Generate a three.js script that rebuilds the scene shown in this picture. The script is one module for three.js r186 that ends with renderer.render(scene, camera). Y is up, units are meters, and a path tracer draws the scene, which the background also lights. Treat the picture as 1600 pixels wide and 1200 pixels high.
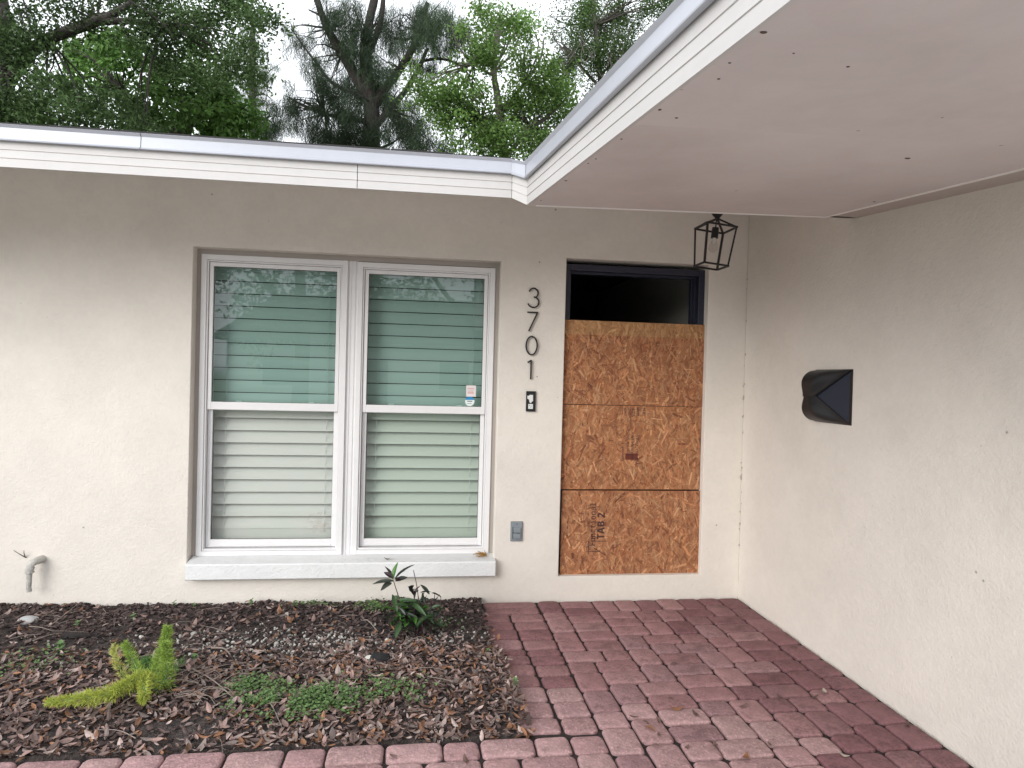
import * as THREE from 'three';
import { mergeGeometries } from 'three/addons/utils/BufferGeometryUtils.js';
import { RoundedBoxGeometry } from 'three/addons/geometries/RoundedBoxGeometry.js';

// ------------------------------------------------------------------ camera, sky, sun, exposure
const scene = new THREE.Scene();
const camera = new THREE.PerspectiveCamera(59.963, 4 / 3, 0.1, 400);
camera.position.set(-2.21566, 1.5, 4.39635);
camera.rotation.set(-0.642891 * Math.PI / 180, -7.518052 * Math.PI / 180, 1.482369 * Math.PI / 180, 'YXZ');
camera.updateMatrixWorld(true);
const renderer = new THREE.WebGLRenderer({ antialias: true });
renderer.setSize(1024, 768);
renderer.toneMapping = THREE.LinearToneMapping;
renderer.toneMappingExposure = 1.48;
renderer.shadowMap.enabled = true;

const SUN = new THREE.Vector3(-0.68, 0.34, 0.76).normalize();
const sun = new THREE.DirectionalLight(new THREE.Color(1, 0.965, 0.90), 1.35);
sun.position.copy(SUN).multiplyScalar(30);
sun.castShadow = true; sun.shadow.radius = 60; sun.shadow.mapSize.set(2048, 2048);
Object.assign(sun.shadow.camera, { left: -14, right: 14, top: 14, bottom: -14, near: 1, far: 80 });
scene.add(sun, sun.target);

// ------------------------------------------------------------------ random numbers and noise
function rng(seed) { let s = seed >>> 0; return () => { s = (s + 0x6d2b79f5) | 0; let t = Math.imul(s ^ (s >>> 15), 1 | s); t = (t + Math.imul(t ^ (t >>> 7), 61 | t)) ^ t; return ((t ^ (t >>> 14)) >>> 0) / 4294967296; }; }
const R = rng(3701);
const rr = (a, b, f = R) => a + (b - a) * f();
const gauss = (f = R) => Math.sqrt(-2 * Math.log(f() + 1e-9)) * Math.cos(6.2832 * f());
const lerp = (a, b, t) => a + (b - a) * t, clamp = (x, a = 0, b = 1) => Math.min(b, Math.max(a, x)), smooth = (a, b, x) => { const t = clamp((x - a) / (b - a)); return t * t * (3 - 2 * t); };
function lattice(n, seed) { const f = rng(seed), a = new Float32Array(n * n); for (let i = 0; i < a.length; i++) a[i] = f(); return a; }
function addNoise(out, N, M, cells, amp, seed) {                     // tileable value noise, N x M pixels
  const L = lattice(cells, seed);
  for (let y = 0; y < M; y++) for (let x = 0; x < N; x++) {
    const u = x / N * cells, v = y / M * cells, i = u | 0, j = v | 0; let a = u - i, b = v - j; a = a * a * (3 - 2 * a); b = b * b * (3 - 2 * b);
    const i1 = (i + 1) % cells, j1 = (j + 1) % cells;
    out[y * N + x] += amp * (lerp(lerp(L[j * cells + i], L[j * cells + i1], a), lerp(L[j1 * cells + i], L[j1 * cells + i1], a), b) - 0.5);
  }
}
function noiseField(N, octaves, seed) { const f = new Float32Array(N * N); octaves.forEach(([c, a], k) => addNoise(f, N, N, c, a, seed + k * 17)); return f; }
const P3 = lattice(64, 99);
function noise2(x, y) { const i = Math.floor(x), j = Math.floor(y); let a = x - i, b = y - j; a = a * a * (3 - 2 * a); b = b * b * (3 - 2 * b); const g = (p, q) => P3[((q & 63) << 6) | (p & 63)]; return lerp(lerp(g(i, j), g(i + 1, j), a), lerp(g(i, j + 1), g(i + 1, j + 1), a), b) - 0.5; }
const noise3 = (x, y, z) => (noise2(x + z * 0.71, y - z * 0.37) + noise2(y + 17.3 + z * 0.53, z - x * 0.41) + noise2(z + 41.7, x + y * 0.31)) / 1.6;

function texture(N, M, fn, { srgb = false, repeat = [1, 1] } = {}) {
  const d = new Uint8Array(N * M * 4);
  for (let y = 0; y < M; y++) for (let x = 0; x < N; x++) { const c = fn(x, y), o = (y * N + x) * 4; d[o] = clamp(c[0]) * 255; d[o + 1] = clamp(c[1]) * 255; d[o + 2] = clamp(c[2]) * 255; d[o + 3] = 255; }
  const t = new THREE.DataTexture(d, N, M); t.wrapS = t.wrapT = THREE.RepeatWrapping; t.magFilter = THREE.LinearFilter; t.minFilter = THREE.LinearFilter; t.repeat.set(...repeat);
  if (srgb) t.colorSpace = THREE.SRGBColorSpace;
  t.needsUpdate = true; return t;
}
const toS = (v) => v <= 0.0031308 ? 12.92 * v : 1.055 * Math.pow(v, 1 / 2.4) - 0.055;
const lin = (r, g, b) => new THREE.Color().setRGB(r, g, b);
function canvasTex(w, h, draw, repeat = [1, 1]) { const c = document.createElement('canvas'); c.width = w; c.height = h; draw(c.getContext('2d'), w, h); const t = new THREE.CanvasTexture(c); t.colorSpace = THREE.SRGBColorSpace; t.wrapS = t.wrapT = THREE.RepeatWrapping; t.repeat.set(...repeat); return t; }

// overcast sky: brighter towards the zenith and around the veiled sun
{
  const W = 512, H = 256, d = new Float32Array(W * H * 4), n = noiseField(512, [[4, 0.5], [8, 0.3], [16, 0.2], [32, 0.1]], 5);
  for (let y = 0; y < H; y++) for (let x = 0; x < W; x++) {
    const lat = (y + 0.5) / H * Math.PI - Math.PI / 2, lon = ((x + 0.5) / W - 0.5) * 2 * Math.PI;
    const dx = Math.cos(lat) * Math.cos(lon), dy = Math.sin(lat), dz = Math.cos(lat) * Math.sin(lon), o = (y * W + x) * 4;
    const s = Math.max(0, dx * SUN.x + dy * SUN.y + dz * SUN.z), up = Math.max(0, dy);
    let L = 1.10 * (1 + 0.20 * up) * (1 + 0.10 * n[(y * 2) * 512 + x]) + 0.55 * Math.pow(s, 6);
    if (dy < 0) L = lerp(L, 0.25, smooth(0, -0.06, dy));
    d[o] = L * 0.955; d[o + 1] = L * 0.99; d[o + 2] = L * 1.055; d[o + 3] = 1;
  }
  const t = new THREE.DataTexture(d, W, H, THREE.RGBAFormat, THREE.FloatType); t.mapping = THREE.EquirectangularReflectionMapping; t.magFilter = t.minFilter = THREE.LinearFilter; t.wrapS = THREE.RepeatWrapping; t.needsUpdate = true;
  scene.background = t; scene.environment = t;
}

// ------------------------------------------------------------------ builders
const V = (x, y, z) => new THREE.Vector3(x, y, z);
const RAY = V(0, 0, 0);
function at(px, py, z) { RAY.set(px / 800 - 1, 1 - py / 600, 0.5).unproject(camera).sub(camera.position); return camera.position.clone().addScaledVector(RAY, (z - camera.position.z) / RAY.z); }
function atX(px, py, x) { RAY.set(px / 800 - 1, 1 - py / 600, 0.5).unproject(camera).sub(camera.position); return camera.position.clone().addScaledVector(RAY, (x - camera.position.x) / RAY.x); }
function ground(px, py, y = 0) { RAY.set(px / 800 - 1, 1 - py / 600, 0.5).unproject(camera).sub(camera.position); return camera.position.clone().addScaledVector(RAY, (y - camera.position.y) / RAY.y); }
camera.aspect = 4 / 3; camera.updateProjectionMatrix();

const used = new Map();
function numbered(n) { const k = used.get(n) || 0; used.set(n, k + 1); return k ? n + '_' + String(k).padStart(3, '0') : n; }
function tag(o, label, category, group, kind) { if (label) o.userData.label = label; if (category) o.userData.category = category; if (group) o.userData.group = group; if (kind) o.userData.kind = kind; return o; }
function thing(name, label, category, [x, y, z] = [0, 0, 0], group) { const o = new THREE.Group(); o.name = numbered(name); o.position.set(x, y, z); scene.add(o); return tag(o, label, category, group); }
function boxUV(g) {                                                  // uv in metres, from the side each face looks to
  if (g.index) g = g.toNonIndexed();
  const p = g.attributes.position, uv = new Float32Array(p.count * 2), a = V(), b = V(), c = V(), n = V();
  for (let i = 0; i < p.count; i += 3) {
    a.fromBufferAttribute(p, i); b.fromBufferAttribute(p, i + 1); c.fromBufferAttribute(p, i + 2); n.copy(b).sub(a).cross(c.clone().sub(a));
    const ax = Math.abs(n.x), ay = Math.abs(n.y), az = Math.abs(n.z);
    [a, b, c].forEach((q, k) => { const o = (i + k) * 2; if (az >= ax && az >= ay) { uv[o] = q.x; uv[o + 1] = q.y; } else if (ax >= ay) { uv[o] = q.z; uv[o + 1] = q.y; } else { uv[o] = q.x; uv[o + 1] = q.z; } });
  }
  g.setAttribute('uv', new THREE.BufferAttribute(uv, 2)); return g;
}
function clean(g) { if (g.index) g = g.toNonIndexed(); for (const k of Object.keys(g.attributes)) if (!['position', 'normal', 'uv', 'color'].includes(k)) g.deleteAttribute(k); if (!g.attributes.normal) g.computeVertexNormals(); if (!g.attributes.uv) g = boxUV(g); return g; }
function merge(list) { return list.length === 1 ? clean(list[0]) : mergeGeometries(list.map(clean)); }
function mesh(g, m) { const o = new THREE.Mesh(g, m); o.castShadow = o.receiveShadow = true; return o; }
function obj(name, geos, mat, parent, { uv = true, local = false, label } = {}) {   // geometry in world metres unless local
  let g = merge(Array.isArray(geos) ? geos : [geos]); if (uv) g = boxUV(g);
  let top = parent;
  if (parent && !local) { let q = parent; const off = V(); while (q && q !== scene) { off.add(q.position); q = q.parent; } g.translate(-off.x, -off.y, -off.z); }
  const o = mesh(g, mat); o.name = parent ? name : numbered(name); (parent || scene).add(o); if (label) o.userData.label = label; return o;
}
function struct(name, geos, mat, opt) { const o = obj(name, geos, mat, null, opt); o.userData.kind = 'structure'; return o; }
const box = (x0, x1, y0, y1, z0, z1) => new THREE.BoxGeometry(x1 - x0, y1 - y0, z1 - z0).translate((x0 + x1) / 2, (y0 + y1) / 2, (z0 + z1) / 2);
const rbox = (x0, x1, y0, y1, z0, z1, r = 0.003, s = 2) => new RoundedBoxGeometry(x1 - x0, y1 - y0, z1 - z0, s, r).translate((x0 + x1) / 2, (y0 + y1) / 2, (z0 + z1) / 2);
function quads(rows, close = false) {                                // rows of points -> a skin
  const p = []; const put = (a, b, c) => p.push(a.x, a.y, a.z, b.x, b.y, b.z, c.x, c.y, c.z);
  for (let i = 0; i + 1 < rows.length; i++) { const A = rows[i], B = rows[i + 1], n = A.length; for (let j = 0; j < (close ? n : n - 1); j++) { const k = (j + 1) % n; put(A[j], B[j], B[k]); put(A[j], B[k], A[k]); } }
  const g = new THREE.BufferGeometry(); g.setAttribute('position', new THREE.Float32BufferAttribute(p, 3)); g.computeVertexNormals(); return g;
}
function beam(a, b, w, h = w, upHint = V(0, 1, 0)) {                 // square bar from a to b
  const d = b.clone().sub(a), L = d.length(); d.normalize(); let s = d.clone().cross(upHint); if (s.lengthSq() < 1e-6) s = d.clone().cross(V(1, 0, 0)); s.normalize(); const u = s.clone().cross(d);
  const g = new THREE.BoxGeometry(w, h, L); const m = new THREE.Matrix4().makeBasis(s, u, d.clone().negate()); m.setPosition(a.clone().add(b).multiplyScalar(0.5)); return g.applyMatrix4(m);
}
function taper(points, r0, r1, seg = 10, sides = 8, wob = 0, f = R) { // limb along a curve
  const c = new THREE.CatmullRomCurve3(points), fr = c.computeFrenetFrames(seg, false), pos = [], idx = [], uv = [];
  for (let i = 0; i <= seg; i++) { const t = i / seg, p = c.getPoint(t), r = lerp(r0, r1, t); for (let j = 0; j <= sides; j++) { const a = j / sides * 6.28318, k = r * (1 + wob * (noise2(j % sides * 1.7, i * 0.9) * 2)); const q = p.clone().addScaledVector(fr.normals[i], Math.cos(a) * k).addScaledVector(fr.binormals[i], Math.sin(a) * k); pos.push(q.x, q.y, q.z); uv.push(j / sides, t * 4); } }
  for (let i = 0; i < seg; i++) for (let j = 0; j < sides; j++) { const a = i * (sides + 1) + j, b = a + sides + 1; idx.push(a, a + 1, b, b, a + 1, b + 1); }
  const g = new THREE.BufferGeometry(); g.setAttribute('position', new THREE.Float32BufferAttribute(pos, 3)); g.setAttribute('uv', new THREE.Float32BufferAttribute(uv, 2)); g.setIndex(idx); g.computeVertexNormals(); return g;
}
const std = (o) => new THREE.MeshStandardMaterial({ roughness: 0.8, metalness: 0, ...o });
const phys = (o) => new THREE.MeshPhysicalMaterial({ roughness: 0.5, metalness: 0, ...o });

// ------------------------------------------------------------------ textures and materials
const stuccoN = noiseField(1024, [[20, 0.25], [56, 0.45], [120, 0.7], [230, 0.55], [400, 0.3]], 21);
const stuccoBump = texture(1024, 1024, (x, y) => { const v = 0.5 + 0.55 * stuccoN[y * 1024 + x]; return [v, v, v]; }, { repeat: [1 / 1.3, 1 / 1.3] });
const mottle = noiseField(1024, [[3, 0.5], [7, 0.5], [19, 0.4], [60, 0.25], [200, 0.25]], 44);
const specks = new Float32Array(1024 * 1024); { const f = rng(9); for (let k = 0; k < 34; k++) { const x = f() * 1024 | 0, y = f() * 1024 | 0, r = 0.5 + f() * f() * 1.4; for (let j = -3; j <= 3; j++) for (let i = -3; i <= 3; i++) if (i * i + j * j < r * r) specks[((y + j + 1024) % 1024) * 1024 + (x + i + 1024) % 1024] = 0.55; } }
const stuccoMap = texture(1024, 1024, (x, y) => { const m = 1 + 0.15 * mottle[y * 1024 + x], s = 1 - specks[y * 1024 + x]; return [toS(0.80 * m * s), toS(0.795 * m * s), toS(0.785 * (m - 0.012) * s)]; }, { srgb: true, repeat: [1 / 4.1, 1 / 4.1] });
const M = {};
M.stucco = std({ color: lin(0.90, 0.845, 0.785), map: stuccoMap, bumpMap: stuccoBump, bumpScale: 0.0023, roughness: 0.92 });
M.sill = std({ color: lin(0.92, 0.93, 0.95), map: stuccoMap, bumpMap: stuccoBump, bumpScale: 0.003, roughness: 0.85 });
const grimeN = noiseField(512, [[3, 0.4], [9, 0.4], [30, 0.5], [90, 0.3]], 71);
const grimeMap = texture(512, 512, (x, y) => { const st = grimeN[(y >> 4) * 512 + x], v = 0.97 + 0.05 * grimeN[y * 512 + x] + 0.03 * st; return [toS(0.80 * v), toS(0.79 * v), toS(0.775 * v)]; }, { srgb: true, repeat: [1 / 1.1, 1 / 1.1] });
M.fascia = std({ color: lin(0.70, 0.685, 0.68), map: grimeMap, roughness: 0.5 });
M.drip = std({ color: lin(0.58, 0.605, 0.675), map: grimeMap, roughness: 0.36, metalness: 0.15 });
M.vinyl = std({ color: lin(0.98, 0.98, 1.0), map: grimeMap, roughness: 0.42 });
M.gasket = std({ color: lin(0.05, 0.05, 0.05), roughness: 0.8 });
const soffitMap = canvasTex(1024, 1024, (c, w, h) => {
  c.fillStyle = '#ece8e5'; c.fillRect(0, 0, w, h); const f = rng(31);
  for (let i = 0; i < 240; i++) { const g = c.createRadialGradient(0, 0, 0, 0, 0, 1); const a = 0.008 + f() * 0.012; g.addColorStop(0, f() < 0.5 ? `rgba(120,100,96,${a})` : `rgba(255,250,246,${a})`); g.addColorStop(1, 'rgba(0,0,0,0)'); c.save(); c.translate(f() * w, f() * h); c.scale(60 + f() * 160, 60 + f() * 160); c.fillStyle = g; c.fillRect(-1, -1, 2, 2); c.restore(); }
  for (let i = 0; i < 26; i++) { c.fillStyle = `rgba(60,44,36,${0.35 + f() * 0.5})`; c.beginPath(); c.ellipse(f() * w, f() * h, 1 + f() * 3, 0.8 + f() * 1.2, f() * 3, 0, 7); c.fill(); }
}, [1 / 2.6, 1 / 2.6]);
M.soffit = std({ color: lin(0.80, 0.75, 0.755), map: soffitMap, roughness: 0.6 });
M.trim = std({ color: lin(0.90, 0.87, 0.85), roughness: 0.55 });
M.strip = std({ color: lin(0.62, 0.56, 0.52), map: grimeMap, roughness: 0.85 });
M.shingle = std({ color: lin(0.035, 0.033, 0.032), roughness: 0.95 });
M.black = std({ color: lin(0.012, 0.012, 0.014), roughness: 0.45 });
M.navy = std({ color: lin(0.020, 0.022, 0.040), roughness: 0.42 });
M.inside = std({ color: lin(0.10, 0.095, 0.09), roughness: 0.9 });
M.slat = std({ color: lin(0.57, 0.58, 0.55), roughness: 0.45 });
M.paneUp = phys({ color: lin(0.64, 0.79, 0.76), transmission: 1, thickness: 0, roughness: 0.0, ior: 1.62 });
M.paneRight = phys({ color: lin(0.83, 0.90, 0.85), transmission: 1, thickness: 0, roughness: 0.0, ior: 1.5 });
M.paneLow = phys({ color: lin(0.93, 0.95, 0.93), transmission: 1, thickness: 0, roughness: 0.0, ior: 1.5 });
M.grey = std({ color: lin(0.27, 0.31, 0.34), roughness: 0.45, metalness: 0.4 });
M.greyDark = std({ color: lin(0.06, 0.07, 0.08), roughness: 0.5 });
M.whiteP = std({ color: lin(0.72, 0.72, 0.70), roughness: 0.6 });

// ------------------------------------------------------------------ ground
const lawnN = noiseField(512, [[4, 0.5], [16, 0.4], [60, 0.5], [160, 0.6]], 12);
M.lawn = std({ map: texture(512, 512, (x, y) => { const v = 1 + 0.7 * lawnN[y * 512 + x]; return [toS(0.10 * v), toS(0.125 * v), toS(0.05 * v)]; }, { srgb: true, repeat: [0.4, 0.4] }), roughness: 1 });
struct('lawn', new THREE.PlaneGeometry(400, 400).rotateX(-Math.PI / 2).translate(0, -0.09, 0), M.lawn);
const asph = noiseField(512, [[60, 0.5], [200, 0.6]], 13);
M.road = std({ map: texture(512, 512, (x, y) => { const v = 0.06 * (1 + 0.5 * asph[y * 512 + x]); return [toS(v), toS(v), toS(v * 1.03)]; }, { srgb: true, repeat: [0.5, 0.5] }), roughness: 0.95 });
struct('road', box(-60, 60, -0.12, -0.075, 13, 20), M.road);
M.concrete = std({ map: texture(512, 512, (x, y) => { const v = 0.47 * (1 + 0.25 * asph[y * 512 + x]); return [toS(v), toS(v * 0.98), toS(v * 0.94)]; }, { srgb: true, repeat: [0.5, 0.5] }), roughness: 0.95 });
struct('bounce_driveway', box(-9, 5, -0.2, -0.012, 2.752, 13), M.concrete);  // unseen concrete, widened and paled to bounce light onto soffit and walls

// pavers
const sp = noiseField(512, [[5, 0.5], [14, 0.5], [60, 0.5], [150, 0.7], [300, 0.5]], 61), spk = noiseField(512, [[88, 0.9], [150, 0.9], [256, 0.5]], 62);
const paverMap = (spark, dirt) => texture(512, 512, (x, y) => {
  const i = y * 512 + x, v = 1 + 0.34 * sp[i], w = smooth(0.22, 0.55, spk[i]) * spark, dd = smooth(0.05, 0.5, sp[(i * 1 + 77777) % sp.length]) * dirt;
  return [toS(lerp(0.62 * v * (1 - dd), 0.95, w)), toS(lerp(0.62 * v * (1 - dd), 0.93, w)), toS(lerp(0.62 * v * (1 - dd), 0.92, w))];
}, { srgb: true, repeat: [1 / 0.9, 1 / 0.9] });
const mapSpark = paverMap(0.75, 0.15), mapPlain = paverMap(0.12, 0.3);
const paverBump = texture(512, 512, (x, y) => { const v = 0.5 + 0.4 * spk[y * 512 + x] + 0.3 * sp[y * 512 + x]; return [v, v, v]; }, { repeat: [1 / 0.9, 1 / 0.9] });
const tone = (r, g, b, map) => std({ color: lin(r, g, b), map, bumpMap: paverBump, bumpScale: 0.003, roughness: 0.88 });
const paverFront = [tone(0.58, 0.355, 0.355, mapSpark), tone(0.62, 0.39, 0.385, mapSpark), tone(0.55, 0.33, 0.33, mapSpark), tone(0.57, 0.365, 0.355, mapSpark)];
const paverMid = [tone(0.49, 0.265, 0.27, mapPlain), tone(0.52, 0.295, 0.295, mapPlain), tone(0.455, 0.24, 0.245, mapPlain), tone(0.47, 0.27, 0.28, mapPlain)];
const paverDampShade = [tone(0.34, 0.165, 0.178, mapPlain), tone(0.31, 0.142, 0.155, mapPlain), tone(0.37, 0.19, 0.20, mapPlain)];  // dampness plus the porch roof shade, both put into the stone colour
const paverEdge = [tone(0.42, 0.215, 0.22, mapPlain), tone(0.45, 0.24, 0.24, mapPlain), tone(0.38, 0.18, 0.19, mapPlain)];
const jointN = noiseField(256, [[20, 0.6], [70, 0.8]], 15);
M.joint = std({ map: texture(256, 256, (x, y) => { const v = 1 + 0.8 * jointN[y * 256 + x]; return [toS(0.028 * v), toS(0.020 * v), toS(0.018 * v)]; }, { srgb: true, repeat: [2, 2] }), roughness: 1 });
const bedBase = V(-1.78, 0, 1.67);
const paving = struct('paved_path', [box(-9, -1.80, -0.3, -0.016, 1.69, 2.75), box(-1.80, 0.002, -0.3, -0.016, 0.002, 2.75)], M.joint);
const paverShape = (() => {
  const cache = new Map();
  return (w, d, v) => {
    const key = [w.toFixed(3), d.toFixed(3), v].join();
    if (cache.has(key)) return cache.get(key);
    const f = rng(Math.round(w * 9000 + d * 70000) + v * 131), ring = [], cr = rr(0.017, 0.028, f), hw = w / 2, hd = d / 2;
    for (let c = 0; c < 4; c++) { const sx = c === 0 || c === 3 ? 1 : -1, sz = c < 2 ? 1 : -1; for (let k = 0; k < 4; k++) { const a = (c + k / 3) * Math.PI / 2, j = rr(-0.0018, 0.0018, f); ring.push([sx * (hw - cr) + Math.cos(a) * (cr + j), sz * (hd - cr) + Math.sin(a) * (cr + j)]); } }
    const out = []; ring.forEach((p, i) => { out.push(p); const q = ring[(i + 1) % 16]; if (i % 4 === 3) out.push([(p[0] + q[0]) / 2 + rr(-0.0015, 0.0015, f), (p[1] + q[1]) / 2 + rr(-0.0015, 0.0015, f)]); });
    const L = (ins, y) => out.map(([x, z]) => { const l = Math.hypot(x, z); return V(x - Math.sign(x) * Math.min(ins, Math.abs(x)), y, z - Math.sign(z) * Math.min(ins, Math.abs(z))); });
    const rows = [[], L(0.012, 0), L(0.004, -0.0035), L(0, -0.010), L(-0.001, -0.05)]; rows[0] = rows[1].map(() => V(0, 0.0015, 0));
    const g = quads(rows.map((r) => r.slice().reverse()), true); const gg = boxUV(g);
    // smooth the worn edge
    const p = gg.attributes.position, n = gg.attributes.normal; for (let i = 0; i < p.count; i++) { const y = p.getY(i); if (y > -0.011) { const x = p.getX(i), z = p.getZ(i), t = clamp((0.0015 - y) / 0.0115); const e = V(Math.abs(x) > hw - 0.014 ? Math.sign(x) * t * 1.4 : 0, 1 - t * 0.75, Math.abs(z) > hd - 0.014 ? Math.sign(z) * t * 1.4 : 0).normalize(); n.setXYZ(i, e.x, e.y, e.z); } }
    const u = gg.attributes.uv, ox = f() * 3, oy = f() * 3; for (let i = 0; i < u.count; i++) u.setXY(i, u.getX(i) + ox, u.getY(i) + oy);
    cache.set(key, gg); return gg;
  };
})();
const pr = rng(77);
function paver(x0, x1, z0, z1, mats, gap = 0.0085) {
  const w = x1 - x0 - gap, d = z1 - z0 - gap;
  const m = mesh(paverShape(w, d, pr() * 4 | 0), mats[pr() * mats.length | 0]); m.name = 'paver';
  m.position.set((x0 + x1) / 2 + rr(-0.001, 0.001, pr), rr(-0.004, 0.0025, pr), (z0 + z1) / 2); m.rotation.set(rr(-0.009, 0.009, pr), rr(-0.012, 0.012, pr), rr(-0.009, 0.009, pr)); paving.add(m);
}
{
  const ux = 0.0745, uz = 0.0672, X0 = -1.432, NX = 17, NZ = 40, grid = new Uint8Array(NX * NZ);
  const free = (i, j, w, d) => { if (i + w > NX || j + d > NZ) return false; for (let b = 0; b < d; b++) for (let a = 0; a < w; a++) if (grid[(j + b) * NX + i + a]) return false; return true; };
  for (let j = 0; j < NZ; j++) for (let i = 0; i < NX; i++) {
    if (grid[j * NX + i]) continue;
    let run = 0; while (i + run < NX && !grid[j * NX + i + run]) run++;
    const opts = [[3, 2], [2, 3], [2, 2]].filter(([w, d]) => free(i, j, w, d) && run - w !== 1);
    let w = 1, d = 1;
    if (opts.length) [w, d] = opts[pr() * opts.length | 0]; else { w = Math.min(run, run % 2 ? (run >= 3 ? 3 : 1) : 2); d = 2; while (!free(i, j, w, d)) { if (d > 1) d--; else w--; } }
    for (let b = 0; b < d; b++) for (let a = 0; a < w; a++) grid[(j + b) * NX + i + a] = 1;
    const x0 = X0 + i * ux, z0 = 0.012 + j * uz, cx = x0 + w * ux / 2, cz = z0 + d * uz / 2;
    const dampShade = smooth(-0.75, -0.25, cx + 0.25 * noise2(cx * 3, cz * 3)) * 0.8 + smooth(0.7, 0.1, cz) * 0.35, fr = smooth(1.35, 1.75, cz - cx * 0.1 - 0.12);  // share of stones toned for dampness and painted roof shade
    paver(x0, x0 + w * ux, z0, z0 + d * uz, pr() < dampShade ? paverDampShade : pr() < fr * 0.85 ? paverFront : paverMid);
  }
  for (let z = 0.012; z < 2.62;) { const d = pr() < 0.45 ? 0.134 : 0.202; paver(-0.163, -0.008, z, z + d, paverDampShade); z += d; }
  const zj = [0.012, 0.128, 0.238, 0.372, 0.503, 0.65, 0.78, 0.872, 0.985, 1.11, 1.238, 1.383, 1.523, 1.655];
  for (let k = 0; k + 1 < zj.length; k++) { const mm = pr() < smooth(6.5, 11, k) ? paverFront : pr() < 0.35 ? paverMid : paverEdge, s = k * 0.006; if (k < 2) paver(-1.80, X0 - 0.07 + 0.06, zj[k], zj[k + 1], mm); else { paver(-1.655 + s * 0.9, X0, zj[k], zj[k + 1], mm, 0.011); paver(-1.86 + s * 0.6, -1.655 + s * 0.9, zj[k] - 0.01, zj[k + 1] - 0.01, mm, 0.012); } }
  const cut = [-1.432, -1.582, -1.732, -1.955, -2.105, -2.335, -2.562, -2.722];
  for (let x = -2.722; x > -6.2;) { x -= pr() < 0.45 ? 0.15 : 0.224; cut.push(x); }
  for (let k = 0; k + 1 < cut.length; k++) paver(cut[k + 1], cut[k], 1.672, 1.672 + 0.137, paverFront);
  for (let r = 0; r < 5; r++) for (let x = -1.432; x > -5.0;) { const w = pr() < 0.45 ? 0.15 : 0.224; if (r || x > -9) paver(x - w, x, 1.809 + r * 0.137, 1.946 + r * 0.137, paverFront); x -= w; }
}

// planting bed: soil, mulch, leaves, pebbles
const bedH = (x, z) => 0.012 + 0.05 * smooth(0.02, 0.25, z) * smooth(1.66, 1.45, z) * (0.5 + noise2(x * 1.3 + 5, z * 1.9) * 1.3) + 0.018 * noise2(x * 6, z * 6) + 0.008 * noise2(x * 22, z * 22) - 0.022 * smooth(1.45, 1.66, z) + 0.02 * smooth(-4, -5, x);
const bedEdge = (z) => -1.83 + 0.07 * z / 1.6 + 0.05 * noise2(z * 5, 3) - 0.06 * smooth(0.9, 1.6, z) * 0.3;
const soilN = noiseField(512, [[8, 0.4], [30, 0.5], [90, 0.7], [200, 0.8]], 81);
M.soil = std({ map: texture(512, 512, (x, y) => { const v = Math.max(0.25, 1 + 1.1 * soilN[y * 512 + x]); return [toS(0.052 * v), toS(0.041 * v), toS(0.037 * v)]; }, { srgb: true, repeat: [1.3, 1.3] }), roughness: 1, bumpMap: texture(512, 512, (x, y) => { const v = 0.5 + 0.45 * soilN[y * 512 + x]; return [v, v, v]; }, { repeat: [1.3, 1.3] }), bumpScale: 0.012 });
{
  const rows = []; for (let j = 0; j <= 60; j++) { const row = [], z = 0.001 + j / 60 * 1.672; for (let i = 0; i <= 150; i++) { const e = bedEdge(z), x = lerp(-7.5, e, Math.pow(i / 150, 0.8)); row.push(V(x, bedH(x, z) - (i === 150 ? 0.03 : 0) - (j === 60 ? 0.03 : 0), z)); } rows.push(row); }
  const g = quads(rows); const p = g.attributes.position; if (g.attributes.normal.getY(0) < 0) { for (let i = 0; i < p.count; i += 3) { const x = p.getX(i + 1), y = p.getY(i + 1), z = p.getZ(i + 1); p.setXYZ(i + 1, p.getX(i + 2), p.getY(i + 2), p.getZ(i + 2)); p.setXYZ(i + 2, x, y, z); } g.computeVertexNormals(); }
  struct('planting_bed', [g], M.soil);
}
function leafGeo(L, W, curl, fold, seg = 4) {                        // a curled leaf lying along x
  const rows = []; for (let i = 0; i <= seg; i++) { const t = i / seg, w = W * Math.pow(Math.sin(Math.PI * clamp(t * 0.94 + 0.03)), 0.8) / 2, x = (t - 0.5) * L, y = curl * (4 * (t - 0.5) ** 2); rows.push([V(x, y + fold * w, -w), V(x, y, 0), V(x, y + fold * w, w)]); }
  const g = quads(rows); const p = g.attributes.position, uv = new Float32Array(p.count * 2); for (let i = 0; i < p.count; i++) { uv[2 * i] = p.getX(i) / L + 0.5; uv[2 * i + 1] = p.getZ(i) / W + 0.5; } g.setAttribute('uv', new THREE.BufferAttribute(uv, 2)); return g;
}
function scatter(name, geo, mat, list, parent, label, category) {    // list of [pos, euler, scale, colour]
  const m = new THREE.InstancedMesh(geo, mat, list.length), d = new THREE.Object3D(); m.castShadow = m.receiveShadow = true;
  list.forEach(([p, e, s, c], i) => { d.position.copy(p); d.rotation.set(e[0], e[1], e[2]); if (typeof s === 'number') d.scale.setScalar(s); else d.scale.set(s[0], s[1], s[2]); d.updateMatrix(); m.setMatrixAt(i, d.matrix); if (c) m.setColorAt(i, c); });
  m.name = parent ? name : numbered(name); m.userData.kind = 'stuff'; if (label) tag(m, label, category); (parent || scene).add(m); return m;
}
M.deadLeaf = std({ color: lin(1, 1, 1), roughness: 0.75, side: THREE.DoubleSide });
M.chip = std({ color: lin(1, 1, 1), roughness: 0.95 });
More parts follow.
